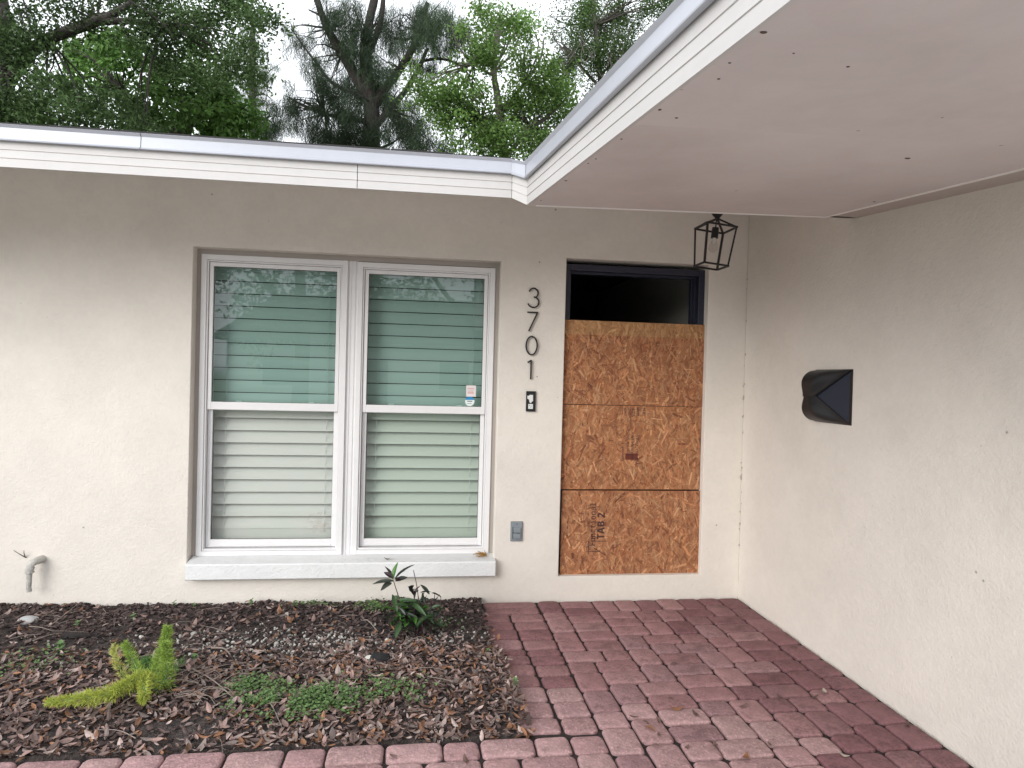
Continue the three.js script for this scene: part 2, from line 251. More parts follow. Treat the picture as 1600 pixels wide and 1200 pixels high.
const leafCol = (f) => { const t = f(); const v = 0.35 + 1.05 * Math.pow(f(), 1.25); if (t < 0.16) return lin(0.24 * v, 0.115 * v, 0.06 * v); if (t < 0.62) return lin(0.255 * v, 0.168 * v, 0.145 * v); if (t < 0.84) return lin(0.36 * v, 0.28 * v, 0.25 * v); return lin(0.11 * v, 0.07 * v, 0.06 * v); };
{
  const f = rng(404), lists = [[], [], []], chips = [], peb = [], grit = [];
  const leafy = (x, z) => { const n = noise2(x * 1.6 + 3, z * 2.2); let d = 0.10 + 0.80 * smooth(0.55, 1.3, z + n * 0.7) + 0.3 * n; d += 0.5 * smooth(0.55, 0.1, Math.hypot((x + 3.9) / 1.3, (z - 0.95) / 0.5)); d *= 1 - 0.85 * smooth(0.16, 0.05, Math.hypot((x + 3.17) / 1.6, z - 1.55)); d *= 1 - 0.8 * smooth(0.34, 0.12, Math.hypot((x + 2.02) / 1.3, z - 0.62)); d *= 1 - 0.7 * smooth(0.4, 0.15, Math.hypot((x + 2.7) / 2.4, z - 0.62)); d *= 1 - 0.55 * smooth(0.35, 0.1, Math.hypot((x + 4.3), z - 1.0)); return clamp(d); };
  for (let k = 0; k < 27000; k++) {
    const z = 0.02 + f() * 1.65, x = lerp(-6.3, bedEdge(z) + 0.03, Math.pow(f(), 0.75)); if (f() > leafy(x, z)) continue;
    const s = rr(0.3, 1.05, f); lists[f() * 3 | 0].push([V(x, bedH(x, z) + rr(0.003, 0.022, f), z), [rr(-0.5, 0.5, f), f() * 6.28, rr(-0.45, 0.45, f)], [s, s * rr(0.5, 1.3, f), s * rr(0.75, 1.2, f)], leafCol(f)]);
  }
  for (let k = 0; k < 21000; k++) {
    const z = 0.01 + Math.pow(f(), 1.2) * 1.6, x = lerp(-6.3, bedEdge(z) + 0.015, Math.pow(f(), 0.75)); const near = smooth(0.8, 0.2, z); if (f() > 0.35 + 0.6 * near) continue;
    const s = 0.2 + 1.05 * Math.pow(f(), 1.6), v = rr(0.5, 1.5, f), t = f(); chips.push([V(x, bedH(x, z) + rr(0.0, 0.014, f), z), [rr(-0.5, 0.5, f), f() * 6.28, rr(-0.4, 0.4, f)], [s, s * rr(0.5, 1.5, f), s * rr(0.6, 1.5, f)], t < 0.7 ? lin(0.060 * v, 0.040 * v, 0.036 * v) : t < 0.9 ? lin(0.12 * v, 0.086 * v, 0.08 * v) : lin(0.025 * v, 0.02 * v, 0.02 * v)]);
  }
  for (let k = 0; k < 1000; k++) {
    let x, z; if (f() < 0.72) { x = -2.85 + gauss(f) * 0.42; z = 0.70 + gauss(f) * 0.10 + 0.05 * (x + 2.85); } else if (f() < 0.6) { x = -2.05 + gauss(f) * 0.16; z = 0.66 + gauss(f) * 0.16; } else { x = lerp(-4.5, -1.95, f()); z = lerp(0.15, 1.5, f()); }
    if (z < 0.03 || z > 1.6 || x > bedEdge(z)) continue;
    const big = f() < 0.04, s = big ? rr(0.008, 0.017, f) : rr(0.003, 0.008, f), v = rr(0.55, 1.15, f); (big ? peb : grit).push([V(x, bedH(x, z) + s * 0.5, z), [f() * 6, f() * 6, f() * 6], [s * rr(0.8, 1.4, f), s * rr(0.6, 0.9, f), s], lin(0.56 * v, 0.53 * v, 0.48 * v)]);
  }
  [[0.052, 0.021, 0.006, 0.35], [0.046, 0.018, -0.005, 0.55], [0.058, 0.024, 0.010, -0.25]].forEach(([L, W, c, fo], i) => scatter('leaf_litter', leafGeo(L, W, c, fo), M.deadLeaf, lists[i], null, ['brown dead leaves strewn thickly over the planting bed', 'narrow folded dead leaves mixed through the bed litter', 'wide curled dead leaves lying on the bed litter'][i], 'dead leaves'));
  const cg = new THREE.BoxGeometry(0.034, 0.005, 0.012, 2, 1, 1); { const p = cg.attributes.position; for (let i = 0; i < p.count; i++) p.setY(i, p.getY(i) + (Math.abs(p.getX(i)) < 0.001 ? 0.003 : 0)); cg.computeVertexNormals(); }
  scatter('bark_mulch', cg, M.chip, chips, null, 'dark brown shredded bark mulch covering the soil along the wall', 'mulch');
  const ico = new THREE.IcosahedronGeometry(1, 1); { const p = ico.attributes.position; for (let i = 0; i < p.count; i++) { const q = V().fromBufferAttribute(p, i); const k = 1 + 0.35 * noise3(q.x * 1.7, q.y * 1.7, q.z * 1.7); p.setXYZ(i, q.x * k, q.y * k, q.z * k); } ico.computeVertexNormals(); }
  scatter('gravel', ico, std({ roughness: 0.9 }), grit, null, 'fine white gravel scattered through the middle of the bed', 'gravel');
  scatter('pebble_scatter', ico, std({ roughness: 0.85 }), peb, null, 'larger white pebbles in a loose line behind the yellow fern', 'pebbles');
  // dead twigs
  const tw = []; const add = (a, b, r, sag = 0.02) => { const m = a.clone().lerp(b, 0.5).add(V(rr(-0.02, 0.02, f), sag, rr(-0.02, 0.02, f))); tw.push(taper([a, m, b], r, r * 0.5, 5, 5)); };
  for (let k = 0; k < 26; k++) { const c = ground(rr(265, 345, f), rr(1060, 1110, f)), a = rr(-0.6, 0.9, f), L = rr(0.06, 0.22, f); c.y = bedH(c.x, c.z) + 0.025; add(c, c.clone().add(V(Math.cos(a) * L, rr(-0.01, 0.04, f), Math.sin(a) * L)), 0.0018); }
  for (let k = 0; k < 90; k++) { const z = rr(0.1, 1.6, f), x = rr(-4.8, -1.9, f), a = f() * 6.28, L = rr(0.05, 0.2, f), p = V(x, bedH(x, z) + 0.018, z); add(p, p.clone().add(V(Math.cos(a) * L, rr(-0.01, 0.015, f), Math.sin(a) * L * 0.6)), rr(0.001, 0.0024, f), 0.008); }
  const T = (x0, y0, x1, y1, r, s = 0.01) => { const a = ground(x0, y0), b = ground(x1, y1); a.y = bedH(a.x, a.z) + 0.02; b.y = bedH(b.x, b.z) + 0.025; add(a, b, r, s); };
  T(75, 998, 122, 955, 0.003); T(45, 998, 80, 1004, 0.0025); T(568, 983, 590, 1002, 0.004, 0.03); T(330, 1028, 360, 1040, 0.006); T(250, 1085, 310, 1084, 0.004); T(300, 1060, 355, 1098, 0.004); T(420, 1112, 440, 1145, 0.002);
  tag(obj('dead_twigs', tw, std({ color: lin(0.27, 0.22, 0.19), roughness: 0.9 }), null, { uv: false }), 'thin grey dead twigs tangled right of the fern and across the bed', 'twigs', null, 'stuff');
}

// ------------------------------------------------------------------ the house
const house = thing('house', 'single storey beige stucco house with white fascia and a boarded front door', 'house');
{
  const s = new THREE.Shape(); s.moveTo(-12, -0.3); s.lineTo(0, -0.3); s.lineTo(0, 2.73); s.lineTo(-12, 2.73); s.closePath();
  const hole = (x0, x1, y0, y1) => { const h = new THREE.Path(); h.moveTo(x0, y0); h.lineTo(x0, y1); h.lineTo(x1, y1); h.lineTo(x1, y0); h.closePath(); s.holes.push(h); };
  hole(-3.667, -1.728, 0.19, 2.262); hole(-1.287, -0.282, 0.159, 2.306);
  obj('facade_wall', new THREE.ExtrudeGeometry(s, { depth: 0.196, bevelEnabled: true, bevelThickness: 0.004, bevelSize: 0.004, bevelOffset: -0.004, bevelSegments: 2 }).translate(0, 0, -0.2), M.stucco, house);
  const w = new THREE.Shape(); w.moveTo(8, -0.3); w.lineTo(-4.2, -0.3); w.lineTo(-4.2, 2.09); w.lineTo(-1.2, 2.40); w.lineTo(0, 2.74); w.lineTo(8, 2.74); w.closePath();
  obj('side_wall', new THREE.ExtrudeGeometry(w, { depth: 5, bevelEnabled: false }).rotateY(Math.PI / 2), M.stucco, house);
  obj('end_wall', box(-12, -11.8, -0.3, 2.73, -8, -0.2), M.stucco, house); obj('back_wall', box(-11.8, 0, -0.3, 2.73, -8.2, -8), M.stucco, house);
  obj('interior_wall', [box(-11.8, -0.01, -0.1, 2.7, -4.1, -4), box(-1.52, -1.42, -0.1, 2.7, -4, -0.2)], M.inside, house);
  obj('interior_floor', box(-11.8, 0, -0.2, 0.1, -4, -0.2), M.inside, house); obj('interior_ceiling', box(-11.8, 0, 2.60, 2.7, -4, -0.2), M.inside, house);
  // crumbs of caulk in the corner between the walls
  const f = rng(8), cr = []; for (let k = 0; k < 30; k++) { const y = 0.1 + Math.pow(f(), 0.8) * 2.2, r = rr(0.002, 0.006, f); cr.push(new THREE.IcosahedronGeometry(r, 0).scale(1, rr(1, 3, f), 1).translate(-rr(0.001, 0.01, f), y, rr(0.001, 0.012, f))); }
  tag(obj('caulk_crumb', cr, std({ color: lin(0.46, 0.41, 0.35) }), house), null, null, null, 'stuff');
  // sloped eave of the main roof
  const sl = 0.285, eave = quads([[V(-12, 2.376, 1.15), V(0, 2.376, 1.15)], [V(-12, 2.376 + sl * 1.152, -0.002), V(0, 2.376 + sl * 1.152, -0.002)]]);
  obj('eave_soffit', eave, M.trim, house);
  const up = (z) => 2.548 + 0.28 * (1.157 - z);
  const prof = new THREE.Shape(); prof.moveTo(-1.16, up(1.16)); prof.lineTo(3.5, up(-3.5)); prof.lineTo(8.6, up(-3.5) - 0.28 * 5.1); prof.lineTo(8.6, up(-3.5) - 0.28 * 5.1 - 0.12); prof.lineTo(3.5, up(-3.5) - 0.12); prof.lineTo(-1.14, up(1.14) - 0.1); prof.closePath();
  obj('roof', new THREE.ExtrudeGeometry(prof, { depth: 17.3, bevelEnabled: false }).rotateY(Math.PI / 2).translate(-12.2, 0, 0), M.shingle, house);
  // ragged shingle edge showing over the drip edge
  const sh = []; for (let x = -12; x < -1.8; x += 0.3) sh.push(box(x, x + 0.296, 2.556, 2.562 + rr(0, 0.006, f), 1.05, 1.168 + rr(0, 0.01, f)));
  obj('shingle_edge', sh, M.shingle, house);
}
// fascia and drip edge runs: p = {x, z, bot, mid, top}, o = outward direction
function run(p, q, o, kind) {
  const prof = kind === 'fascia' ? [[0, -0.012], [0, 0], [0.315, 0], [0.322, -0.002], [0.34, -0.002], [0.35, 0.0015], [0.645, 0], [0.652, -0.002], [0.67, -0.002], [0.68, 0.0015], [1.0, 0], [1.12, 0], [1.12, -0.03]]
    : [[-0.02, 0.004], [-0.03, 0.022], [0.03, 0.023], [0.12, 0.013], [0.80, 0.011], [0.82, 0.012], [0.98, 0.022], [1.0, 0.020], [1.0, -0.08]];
  const pt = (e, [t, d]) => { const lo = kind === 'fascia' ? e.bot : e.mid, hi = kind === 'fascia' ? e.mid : e.top; return V(e.x + o.x * d, lerp(lo, hi, t), e.z + o.z * d); };
  const g = quads([prof.map((k) => pt(p, k)), prof.map((k) => pt(q, k))]); return g;
}
{
  const L = (x) => ({ x, z: 1.157, bot: 2.373, mid: 2.487, top: 2.557 }), F = V(0, 0, 1);
  const ends = (a, b, o, kind, name, mat) => obj(name, run(a, b, o, kind), mat, house);
  const xf = at(558.5, 270, 1.157).x, xd = at(222, 218, 1.157).x, xm = -1.815;
  for (const [a, b] of [[-12, xf - 3.66], [xf - 3.657, xf - 0.0015], [xf + 0.0015, xm]]) ends(L(a), L(b), F, 'fascia', 'fascia_board', M.fascia);
  for (const [a, b] of [[-12, xd - 3.05], [xd - 3.047, xd - 0.0015], [xd + 0.0015, xm - 0.002]]) ends(L(a), L(b), F, 'drip', 'drip_edge', M.drip);
  const G = (z) => ({ x: -1.747 + 0.0582 * (z - 1.217), z, bot: 2.328 - 0.0875 * (z - 1.217), mid: 2.452 - 0.0892 * (z - 1.217), top: 2.530 - 0.0929 * (z - 1.217) });
  const m0 = L(xm + 0.002), m1 = { ...G(1.217) }, om = V(-(m1.z - m0.z), 0, m1.x - m0.x).normalize(); if (om.z < 0) om.negate();
  ends(m0, m1, om, 'fascia', 'fascia_board', M.fascia); ends(m0, { ...m1, x: m1.x - 0.004 }, om, 'drip', 'drip_edge', M.drip);
  const og = V(-0.9983, 0, 0.0581);
  ends(G(1.217), G(4.0), og, 'fascia', 'fascia_board', M.fascia); ends(G(1.23), G(4.0), og, 'drip', 'drip_edge', M.drip);
  const front0 = G(4.0), front1 = { x: 5, z: 4.0, bot: 2.12, mid: 2.23, top: 2.30 };
  ends(front0, front1, F, 'fascia', 'fascia_board', M.fascia); ends(front0, front1, F, 'drip', 'drip_edge', M.drip);
  // porch soffit, its edge trims and the strip along the side wall
  const sy = (x, z) => 2.472 - 0.0886 * z + 0.0206 * x, S = (x, z, h = 0) => V(x, sy(x, z) + h, z);
  const A = [-1.74, 1.219], B = [-0.192, 1.212], C = [-0.192, 4.0], D = [-1.582, 4.0];
  obj('porch_soffit', [quads([[S(...A), S(...B)], [S(...D), S(...C)]]), quads([[S(...A, 0.02), S(...B, 0.02)], [S(...A), S(...B)]])], M.soffit, house);
  obj('soffit_trim', [beam(S(-1.70, 1.213, 0.003), S(-0.19, 1.206, 0.003), 0.010, 0.014), beam(S(-0.192, 1.206, 0.004), S(-0.192, 4.0, 0.004), 0.014, 0.016)], M.trim, house);
  obj('edge_strip', [quads([[S(-0.19, 1.206, 0.006), S(0.001, 1.19, 0.006)], [S(-0.19, 4.0, 0.006), S(0.001, 4.0, 0.006)]]), quads([[S(-0.19, 1.203, 0.010), S(0.001, 1.187, 0.010)], [S(-0.19, 1.203, 0.05), S(0.001, 1.187, 0.05)]])], M.strip, house);
  { const f = rng(17), spots = []; for (const [px, py, r] of [[1418, 247, 0.010], [1193, 50, 0.008], [1031, 171, 0.007], [1123, 123, 0.005], [971, 217, 0.005], [884, 282, 0.006], [931, 248, 0.005], [919, 255, 0.004], [845, 313, 0.005], [1325, 104, 0.004], [1057, 184, 0.005], [1140, 98, 0.004], [1240, 83, 0.004], [1366, 315, 0.006]]) { let lo = 0.9, hi = 3.9; for (let k = 0; k < 30; k++) { const m = (lo + hi) / 2, q = at(px, py, m); if (q.y > sy(q.x, m)) lo = m; else hi = m; } const q = at(px, py, lo); spots.push(new THREE.IcosahedronGeometry(r * 0.75, 1).scale(rr(0.8, 1.6, f), 0.35, rr(0.7, 1.2, f)).translate(q.x, sy(q.x, lo) - 0.0005, lo)); }
    for (const g of spots) obj('mud_spot', g, std({ color: lin(0.10, 0.07, 0.055), roughness: 0.95 }), house); }
  const top = (x, z) => V(x, 2.53 - 0.0929 * (z - 1.217), z), under = 0.008;
  obj('porch_roof', [quads([[top(-1.70, 0.9), top(5, 0.9)], [top(-1.62, 4.0), top(5, 4.0)]]), quads([[V(-1.74, sy(-1.74, 1.222) + 0.02, 1.226), V(-0.001, sy(0, 1.222) + 0.02, 1.226)], [V(-1.74, 2.5, 1.226), V(-0.001, 2.5, 1.226)]])], M.shingle, house);
}
// window sill
{
  const rows = []; const prof = [[0.184, -0.02], [0.182, 0.055], [0.188, 0.062], [0.274, 0.062], [0.282, 0.056], [0.301, -0.10]];
  const side = (x) => prof.map(([y, z]) => V(x, y, z));
  const g = quads([side(-1.722).map((p) => p), side(-3.655)]); const cap = (x) => { const q = side(x); const p = []; for (let i = 1; i + 1 < q.length; i++) p.push(q[0], q[i], q[i + 1]); return new THREE.BufferGeometry().setFromPoints(p); };
  const cl = cap(-3.655), c2 = cap(-1.722); cl.computeVertexNormals(); c2.computeVertexNormals();
  obj('window_sill', [g, cl, c2], M.sill, house);
  // worn wooden buck round the window opening
  obj('window_trim', [box(-3.667, -3.639, 0.30, 2.262, -0.15, -0.082), box(-1.757, -1.728, 0.30, 2.262, -0.15, -0.082), box(-3.639, -1.757, 2.230, 2.262, -0.15, -0.082)], std({ color: lin(0.50, 0.455, 0.42), map: grimeMap, roughness: 0.8 }), house);
  obj('window_mullion', [box(-2.727, -2.664, 0.299, 2.230, -0.15, -0.088), box(-2.716, -2.705, 0.299, 2.230, -0.088, -0.084), box(-2.688, -2.677, 0.299, 2.230, -0.088, -0.084)], M.vinyl, house);
}
function ringFrame(x0, x1, y0, y1, wl, wr, wb, wt, z0, z1, r = 0.003) {
  return [rbox(x0, x0 + wl, y0, y1, z0, z1, r), rbox(x1 - wr, x1, y0, y1, z0, z1, r), rbox(x0 + wl - 0.001, x1 - wr + 0.001, y0, y0 + wb, z0, z1 - 0.0006, r), rbox(x0 + wl - 0.001, x1 - wr + 0.001, y1 - wt, y1, z0, z1 - 0.0006, r)];
}
function makeWindow(x0, x1, yo, label) {                             // outer frame with its two sashes and panes
  const y0 = 0.299, y1 = 2.230 + yo, f = [...ringFrame(x0, x1, y0, y1, 0.034, 0.034, 0.030, 0.034, -0.15, -0.070), ...ringFrame(x0 + 0.0345, x1 - 0.0345, y0 + 0.0305, y1 - 0.0345, 0.010, 0.010, 0.012, 0.010, -0.15, -0.078)];
  const win = obj('window', f, M.vinyl, house, { label });
  const a = x0 + 0.047, b = x1 - 0.047, my = 1.266;
  obj('upper_sash', ringFrame(a, b, my - 0.027, y1 - 0.046, 0.024, 0.024, 0.05, 0.026, -0.13, -0.088), M.vinyl, win);
  obj('lower_sash', [...ringFrame(a, b, 0.345, my - 0.010, 0.028, 0.028, 0.050, 0.02, -0.148, -0.112), rbox(a + 0.03, b - 0.03, 0.352, 0.362, -0.113, -0.104, 0.002)], M.vinyl, win);
  obj('gasket', [...ringFrame(a + 0.022, b - 0.022, my + 0.02, y1 - 0.07, 0.0045, 0.0045, 0.0045, 0.0045, -0.108, -0.100, 0.001), ...ringFrame(a + 0.026, b - 0.026, 0.392, my - 0.026, 0.0045, 0.0045, 0.0045, 0.0045, -0.135, -0.126, 0.001)], M.gasket, win);
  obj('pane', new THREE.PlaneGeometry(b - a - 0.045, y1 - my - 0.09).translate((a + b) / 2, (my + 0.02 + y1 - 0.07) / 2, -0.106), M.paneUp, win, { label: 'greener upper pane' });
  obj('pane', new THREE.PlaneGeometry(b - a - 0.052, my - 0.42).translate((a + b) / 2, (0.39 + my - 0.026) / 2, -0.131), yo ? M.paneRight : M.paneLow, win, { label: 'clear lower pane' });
  for (const t of [0.22, 0.78]) { const x = lerp(a, b, t); obj('sash_latch', [rbox(x - 0.032, x + 0.032, my + 0.006, my + 0.016, -0.150, -0.112, 0.003), rbox(x - 0.012, x + 0.028, my + 0.016, my + 0.032, -0.150, -0.118, 0.004)], M.whiteP, win); }
  return win;
}
const winL = makeWindow(-3.639, -2.727, 0, 'left window unit');
const winR = makeWindow(-2.664, -1.757, -0.004, 'right window unit with two stickers on its upper pane');
{ // stickers on the right upper pane
  const p = at(736, 611, -0.1035), q = at(734, 627, -0.1032);
  const st = canvasTex(64, 64, (c) => { c.fillStyle = '#e3d9d8'; c.fillRect(0, 0, 64, 64); c.fillStyle = '#d8b4b2'; c.fillRect(8, 14, 46, 8); c.fillRect(10, 34, 40, 14); c.fillStyle = '#cfc2cc'; c.fillRect(8, 26, 46, 4); });
  const s2 = canvasTex(128, 128, (c) => { c.fillStyle = '#dfe6e4'; c.fillRect(0, 0, 128, 128); c.fillStyle = '#2a86bb'; c.fillRect(0, 0, 128, 46); c.fillStyle = '#66707c'; c.fillRect(28, 58, 70, 12); c.fillRect(30, 92, 60, 6); });
  obj('sticker', new THREE.BoxGeometry(0.066, 0.076, 0.0006).translate(p.x, p.y, p.z), std({ map: st, roughness: 0.6 }), winR, { uv: false, label: 'square pinkish white sticker' });
  const c = new THREE.CylinderGeometry(0.032, 0.032, 0.0006, 28).rotateX(Math.PI / 2); { const u = c.attributes.uv, pp = c.attributes.position; for (let i = 0; i < u.count; i++) u.setXY(i, pp.getX(i) / 0.064 + 0.5, pp.getY(i) / 0.064 + 0.5); }
  obj('sticker', c.translate(q.x, q.y, q.z), std({ map: s2, roughness: 0.6 }), winR, { uv: false, label: 'round blue and white sticker' });
}
{ // faint reddish reflection painted as a decal low on the left pane
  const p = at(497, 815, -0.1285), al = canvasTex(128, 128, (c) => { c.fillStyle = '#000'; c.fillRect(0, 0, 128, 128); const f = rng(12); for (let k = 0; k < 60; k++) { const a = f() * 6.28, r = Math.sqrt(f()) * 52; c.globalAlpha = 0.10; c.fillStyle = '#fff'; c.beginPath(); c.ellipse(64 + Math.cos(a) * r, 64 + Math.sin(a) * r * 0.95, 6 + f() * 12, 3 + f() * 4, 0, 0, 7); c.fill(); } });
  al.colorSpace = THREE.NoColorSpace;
  obj('painted_reflection', new THREE.PlaneGeometry(0.19, 0.19).translate(p.x, p.y, p.z), std({ color: lin(0.40, 0.24, 0.20), alphaMap: al, transparent: true, opacity: 0.6, roughness: 0.7 }), winL, { uv: false, label: 'faint reddish reflection painted on the glass' });
}
// blinds
function makeBlind(x0, x1, label, tiltLow) {
  const b = thing('window_blind', label, 'blind', [(x0 + x1) / 2, 0.36, -0.215], 'closed slat blinds behind the two windows'), xm = (x0 + x1) / 2, W = x1 - x0, pitch = 0.0815;
  obj('head_rail', rbox(x0, x1, 2.15, 2.21, -0.25, -0.19), M.slat, b);
  const slat = (tilt, wid) => { const rows = []; for (const e of [0, 1]) { const r = []; for (let k = 0; k <= 6; k++) { const t = k / 6 - 0.5, c = 0.006 * (1 - 4 * t * t), y = t * wid, z = c; r.push(V((e - 0.5) * W, y * Math.cos(tilt) - z * Math.sin(tilt) * 0, -y * Math.sin(tilt) + z)); } rows.push(r); } const g1 = quads(rows), g2 = quads(rows.map((r) => r.map((p) => p.clone().add(V(0, 0, -0.003))).reverse())); return clean(mergeGeometries([g1, g2])); };
  const up = slat(0.06, 0.0765), low = slat(tiltLow, 0.098);
  for (let k = 0; k < 21; k++) { const y = 2.123 - k * pitch, m = mesh(y > 1.27 ? up : low, M.slat); m.name = 'slat'; m.position.set(0, y - 0.36, rr(-0.001, 0.001)); m.rotation.x = rr(-0.012, 0.012); m.rotation.z = rr(-0.0015, 0.0015); b.add(m); }
  obj('bottom_rail', rbox(x0, x1, 0.33, 0.452, -0.232, -0.2), M.slat, b);
  obj('ladder_cord', [0.14, 0.86].map((t) => box(lerp(x0, x1, t) - 0.0012, lerp(x0, x1, t) + 0.0012, 0.42, 2.16, -0.197, -0.195)), M.slat, b);
}
makeBlind(-3.63, -2.735, 'closed pale slat blind behind the left window', 0.42);
makeBlind(-2.655, -1.765, 'closed pale slat blind behind the right window beside the house number', 0.54);
// interior reveal boxes so the blinds hang in closed recesses
obj('window_reveal', box(-3.70, -3.655, 0.2, 2.3, -0.3, -0.2), M.inside, house); obj('window_reveal', box(-1.735, -1.69, 0.2, 2.3, -0.3, -0.2), M.inside, house);

// door frame
{
  const z0 = -0.17, z1 = -0.062;
  obj('door_frame', [rbox(-1.287, -1.243, 0.16, 2.279, z0, z1, 0.004), rbox(-0.326, -0.282, 0.16, 2.279, z0, z1, 0.004), rbox(-1.243, -0.326, 2.235, 2.279, z0, z1 - 0.001, 0.004),
    box(-1.243, -1.228, 0.16, 2.235, z0, -0.115), box(-0.341, -0.326, 0.16, 2.235, z0, -0.115), box(-1.228, -0.341, 2.22, 2.235, z0, -0.115), box(-0.352, -0.3405, 0.16, 2.22, z0, -0.14)], M.navy, house);
}

// ------------------------------------------------------------------ boards over the door
function osbTexture(seed, w, h, base, stamp, pale) {
  return canvasTex(w, h, (c) => {
    const f = rng(seed); c.fillStyle = `rgb(${base})`; c.fillRect(0, 0, w, h);
    const pal = [[192, 126, 80], [176, 110, 68], [160, 96, 58], [204, 142, 96], [148, 84, 50], [184, 118, 76], [120, 62, 36], [212, 156, 110]];
    const n = w * h / 190;
    for (let k = 0; k < n; k++) {
      const q = pal[f() < 0.06 ? 6 : f() < 0.1 ? 7 : (f() * 6 | 0)], L = rr(20, 110, f), W = rr(3, 17, f), v = rr(0.78, 1.14, f);
      c.save(); c.translate(f() * w, f() * h); c.rotate(f() < 0.6 ? Math.PI / 2 + gauss(f) * 0.55 : f() * 3.14); c.globalAlpha = rr(0.35, 0.9, f); c.fillStyle = `rgb(${q[0] * v | 0},${q[1] * v | 0},${q[2] * v | 0})`;
      c.beginPath(); c.moveTo(-L / 2, rr(-W, W, f) * 0.3); c.lineTo(-L * 0.4, -W / 2); c.lineTo(L * 0.42, -W / 2 * rr(0.5, 1, f)); c.lineTo(L / 2, 0); c.lineTo(L * 0.4, W / 2); c.lineTo(-L * 0.42, W / 2); c.closePath(); c.fill();
      c.globalAlpha = 0.28; c.strokeStyle = f() < 0.5 ? '#7a4426' : '#e0b183'; c.lineWidth = 0.8; for (let j = 0; j < 3; j++) { const y = rr(-W / 2, W / 2, f); c.beginPath(); c.moveTo(-L * 0.4, y); c.lineTo(L * 0.4, y + rr(-1, 1, f)); c.stroke(); }
      if (f() < 0.12) { c.globalAlpha = 0.5; c.strokeStyle = '#4e2813'; c.lineWidth = 1; c.beginPath(); c.moveTo(-L * 0.45, W / 2); c.lineTo(L * 0.4, W / 2); c.stroke(); }
      c.restore();
    }
    for (let k = 0; k < 26; k++) { c.save(); c.translate(f() * w, f() * h); c.rotate(f() * 3.14); c.globalAlpha = rr(0.4, 0.8, f); c.fillStyle = '#6a2f1a'; c.fillRect(-rr(6, 26, f), -2, rr(8, 40, f), rr(2, 8, f)); c.restore(); }
    c.globalAlpha = 1; if (pale) { c.globalAlpha = 0.34; c.fillStyle = '#c09a62'; c.fillRect(0, 0, w, h * 0.17); c.globalAlpha = 1; }
    if (stamp) stamp(c, w, h);
  });
}
const vert = (c, text, x, y, size, col, font = 'monospace', bold = '') => { c.save(); c.translate(x, y); c.rotate(-Math.PI / 2); c.font = `${bold} ${size}px ${font}`; c.fillStyle = col; c.fillText(text, 0, 0); c.restore(); };
function board(label, x0, x1, y0, y1, z, tex, tilt = 0) {
  const g = new RoundedBoxGeometry(x1 - x0, y1 - y0, 0.012, 1, 0.0015), p = g.attributes.position, u = g.attributes.uv; for (let i = 0; i < p.count; i++) u.setXY(i, p.getX(i) / (x1 - x0) + 0.5, p.getY(i) / (y1 - y0) + 0.5);
  const b = thing('wood_board', label, 'board', [(x0 + x1) / 2, y0, z], 'boards nailed over the front door'); b.rotation.z = tilt;
  const m = mesh(clean(g.translate(0, (y1 - y0) / 2, 0)), std({ map: tex, color: lin(0.84, 0.94, 1.05), roughness: 0.8, bumpMap: tex, bumpScale: 0.0015 })); m.name = 'panel'; b.add(m);
  const f = rng(Math.round(y0 * 1000)); const sc = []; for (const sx of [-1, 1]) for (const ty of [0.12, 0.5, 0.88]) sc.push(new THREE.CylinderGeometry(0.0045, 0.0045, 0.003, 8).rotateX(Math.PI / 2).translate(sx * ((x1 - x0) / 2 - 0.022), (y1 - y0) * ty, 0.006));
  for (const s of sc) obj('screw', s, M.greyDark, b, { local: true });
}
const ink = 'rgba(46,24,26,0.78)', red = 'rgba(84,22,16,0.9)';
board('top wood strand board over the door with a paler upper edge', -1.279, -0.283, 1.322, 1.896, -0.052, osbTexture(1, 1024, 590, '150,92,58', null, true), -0.001);
board('middle wood strand board over the door stamped with rows of small print', -1.279, -0.286, 0.741, 1.319, -0.053, osbTexture(2, 1024, 596, '168,106,66', (c, w, h) => {
  c.fillStyle = red; c.globalAlpha = 0.8; c.fillRect(w * 0.455, h * 0.57, w * 0.09, h * 0.075); c.globalAlpha = 1;
  vert(c, 'EXPOSURE 1', w * 0.445, h * 0.66, 22, ink, 'monospace', 'bold'); vert(c, 'SIZED FOR SPACING', w * 0.48, h * 0.60, 19, ink, 'monospace', 'bold'); vert(c, 'SHEATHING SPAN', w * 0.512, h * 0.64, 23, ink, 'sans-serif', 'bold'); vert(c, 'SPACE ALL EDGES', w * 0.545, h * 0.74, 26, ink, 'monospace', 'bold');
  vert(c, 'INCH', w * 0.455, h * 0.12, 24, ink, 'monospace', 'bold'); vert(c, 'NOM', w * 0.49, h * 0.10, 22, ink); vert(c, 'SIDE', w * 0.515, h * 0.13, 28, ink, 'sans-serif', 'bold'); vert(c, 'DOWN', w * 0.545, h * 0.12, 26, ink, 'monospace', 'bold'); vert(c, 'THIS', w * 0.59, h * 0.12, 26, ink, 'monospace', 'bold');
}), 0.0012);
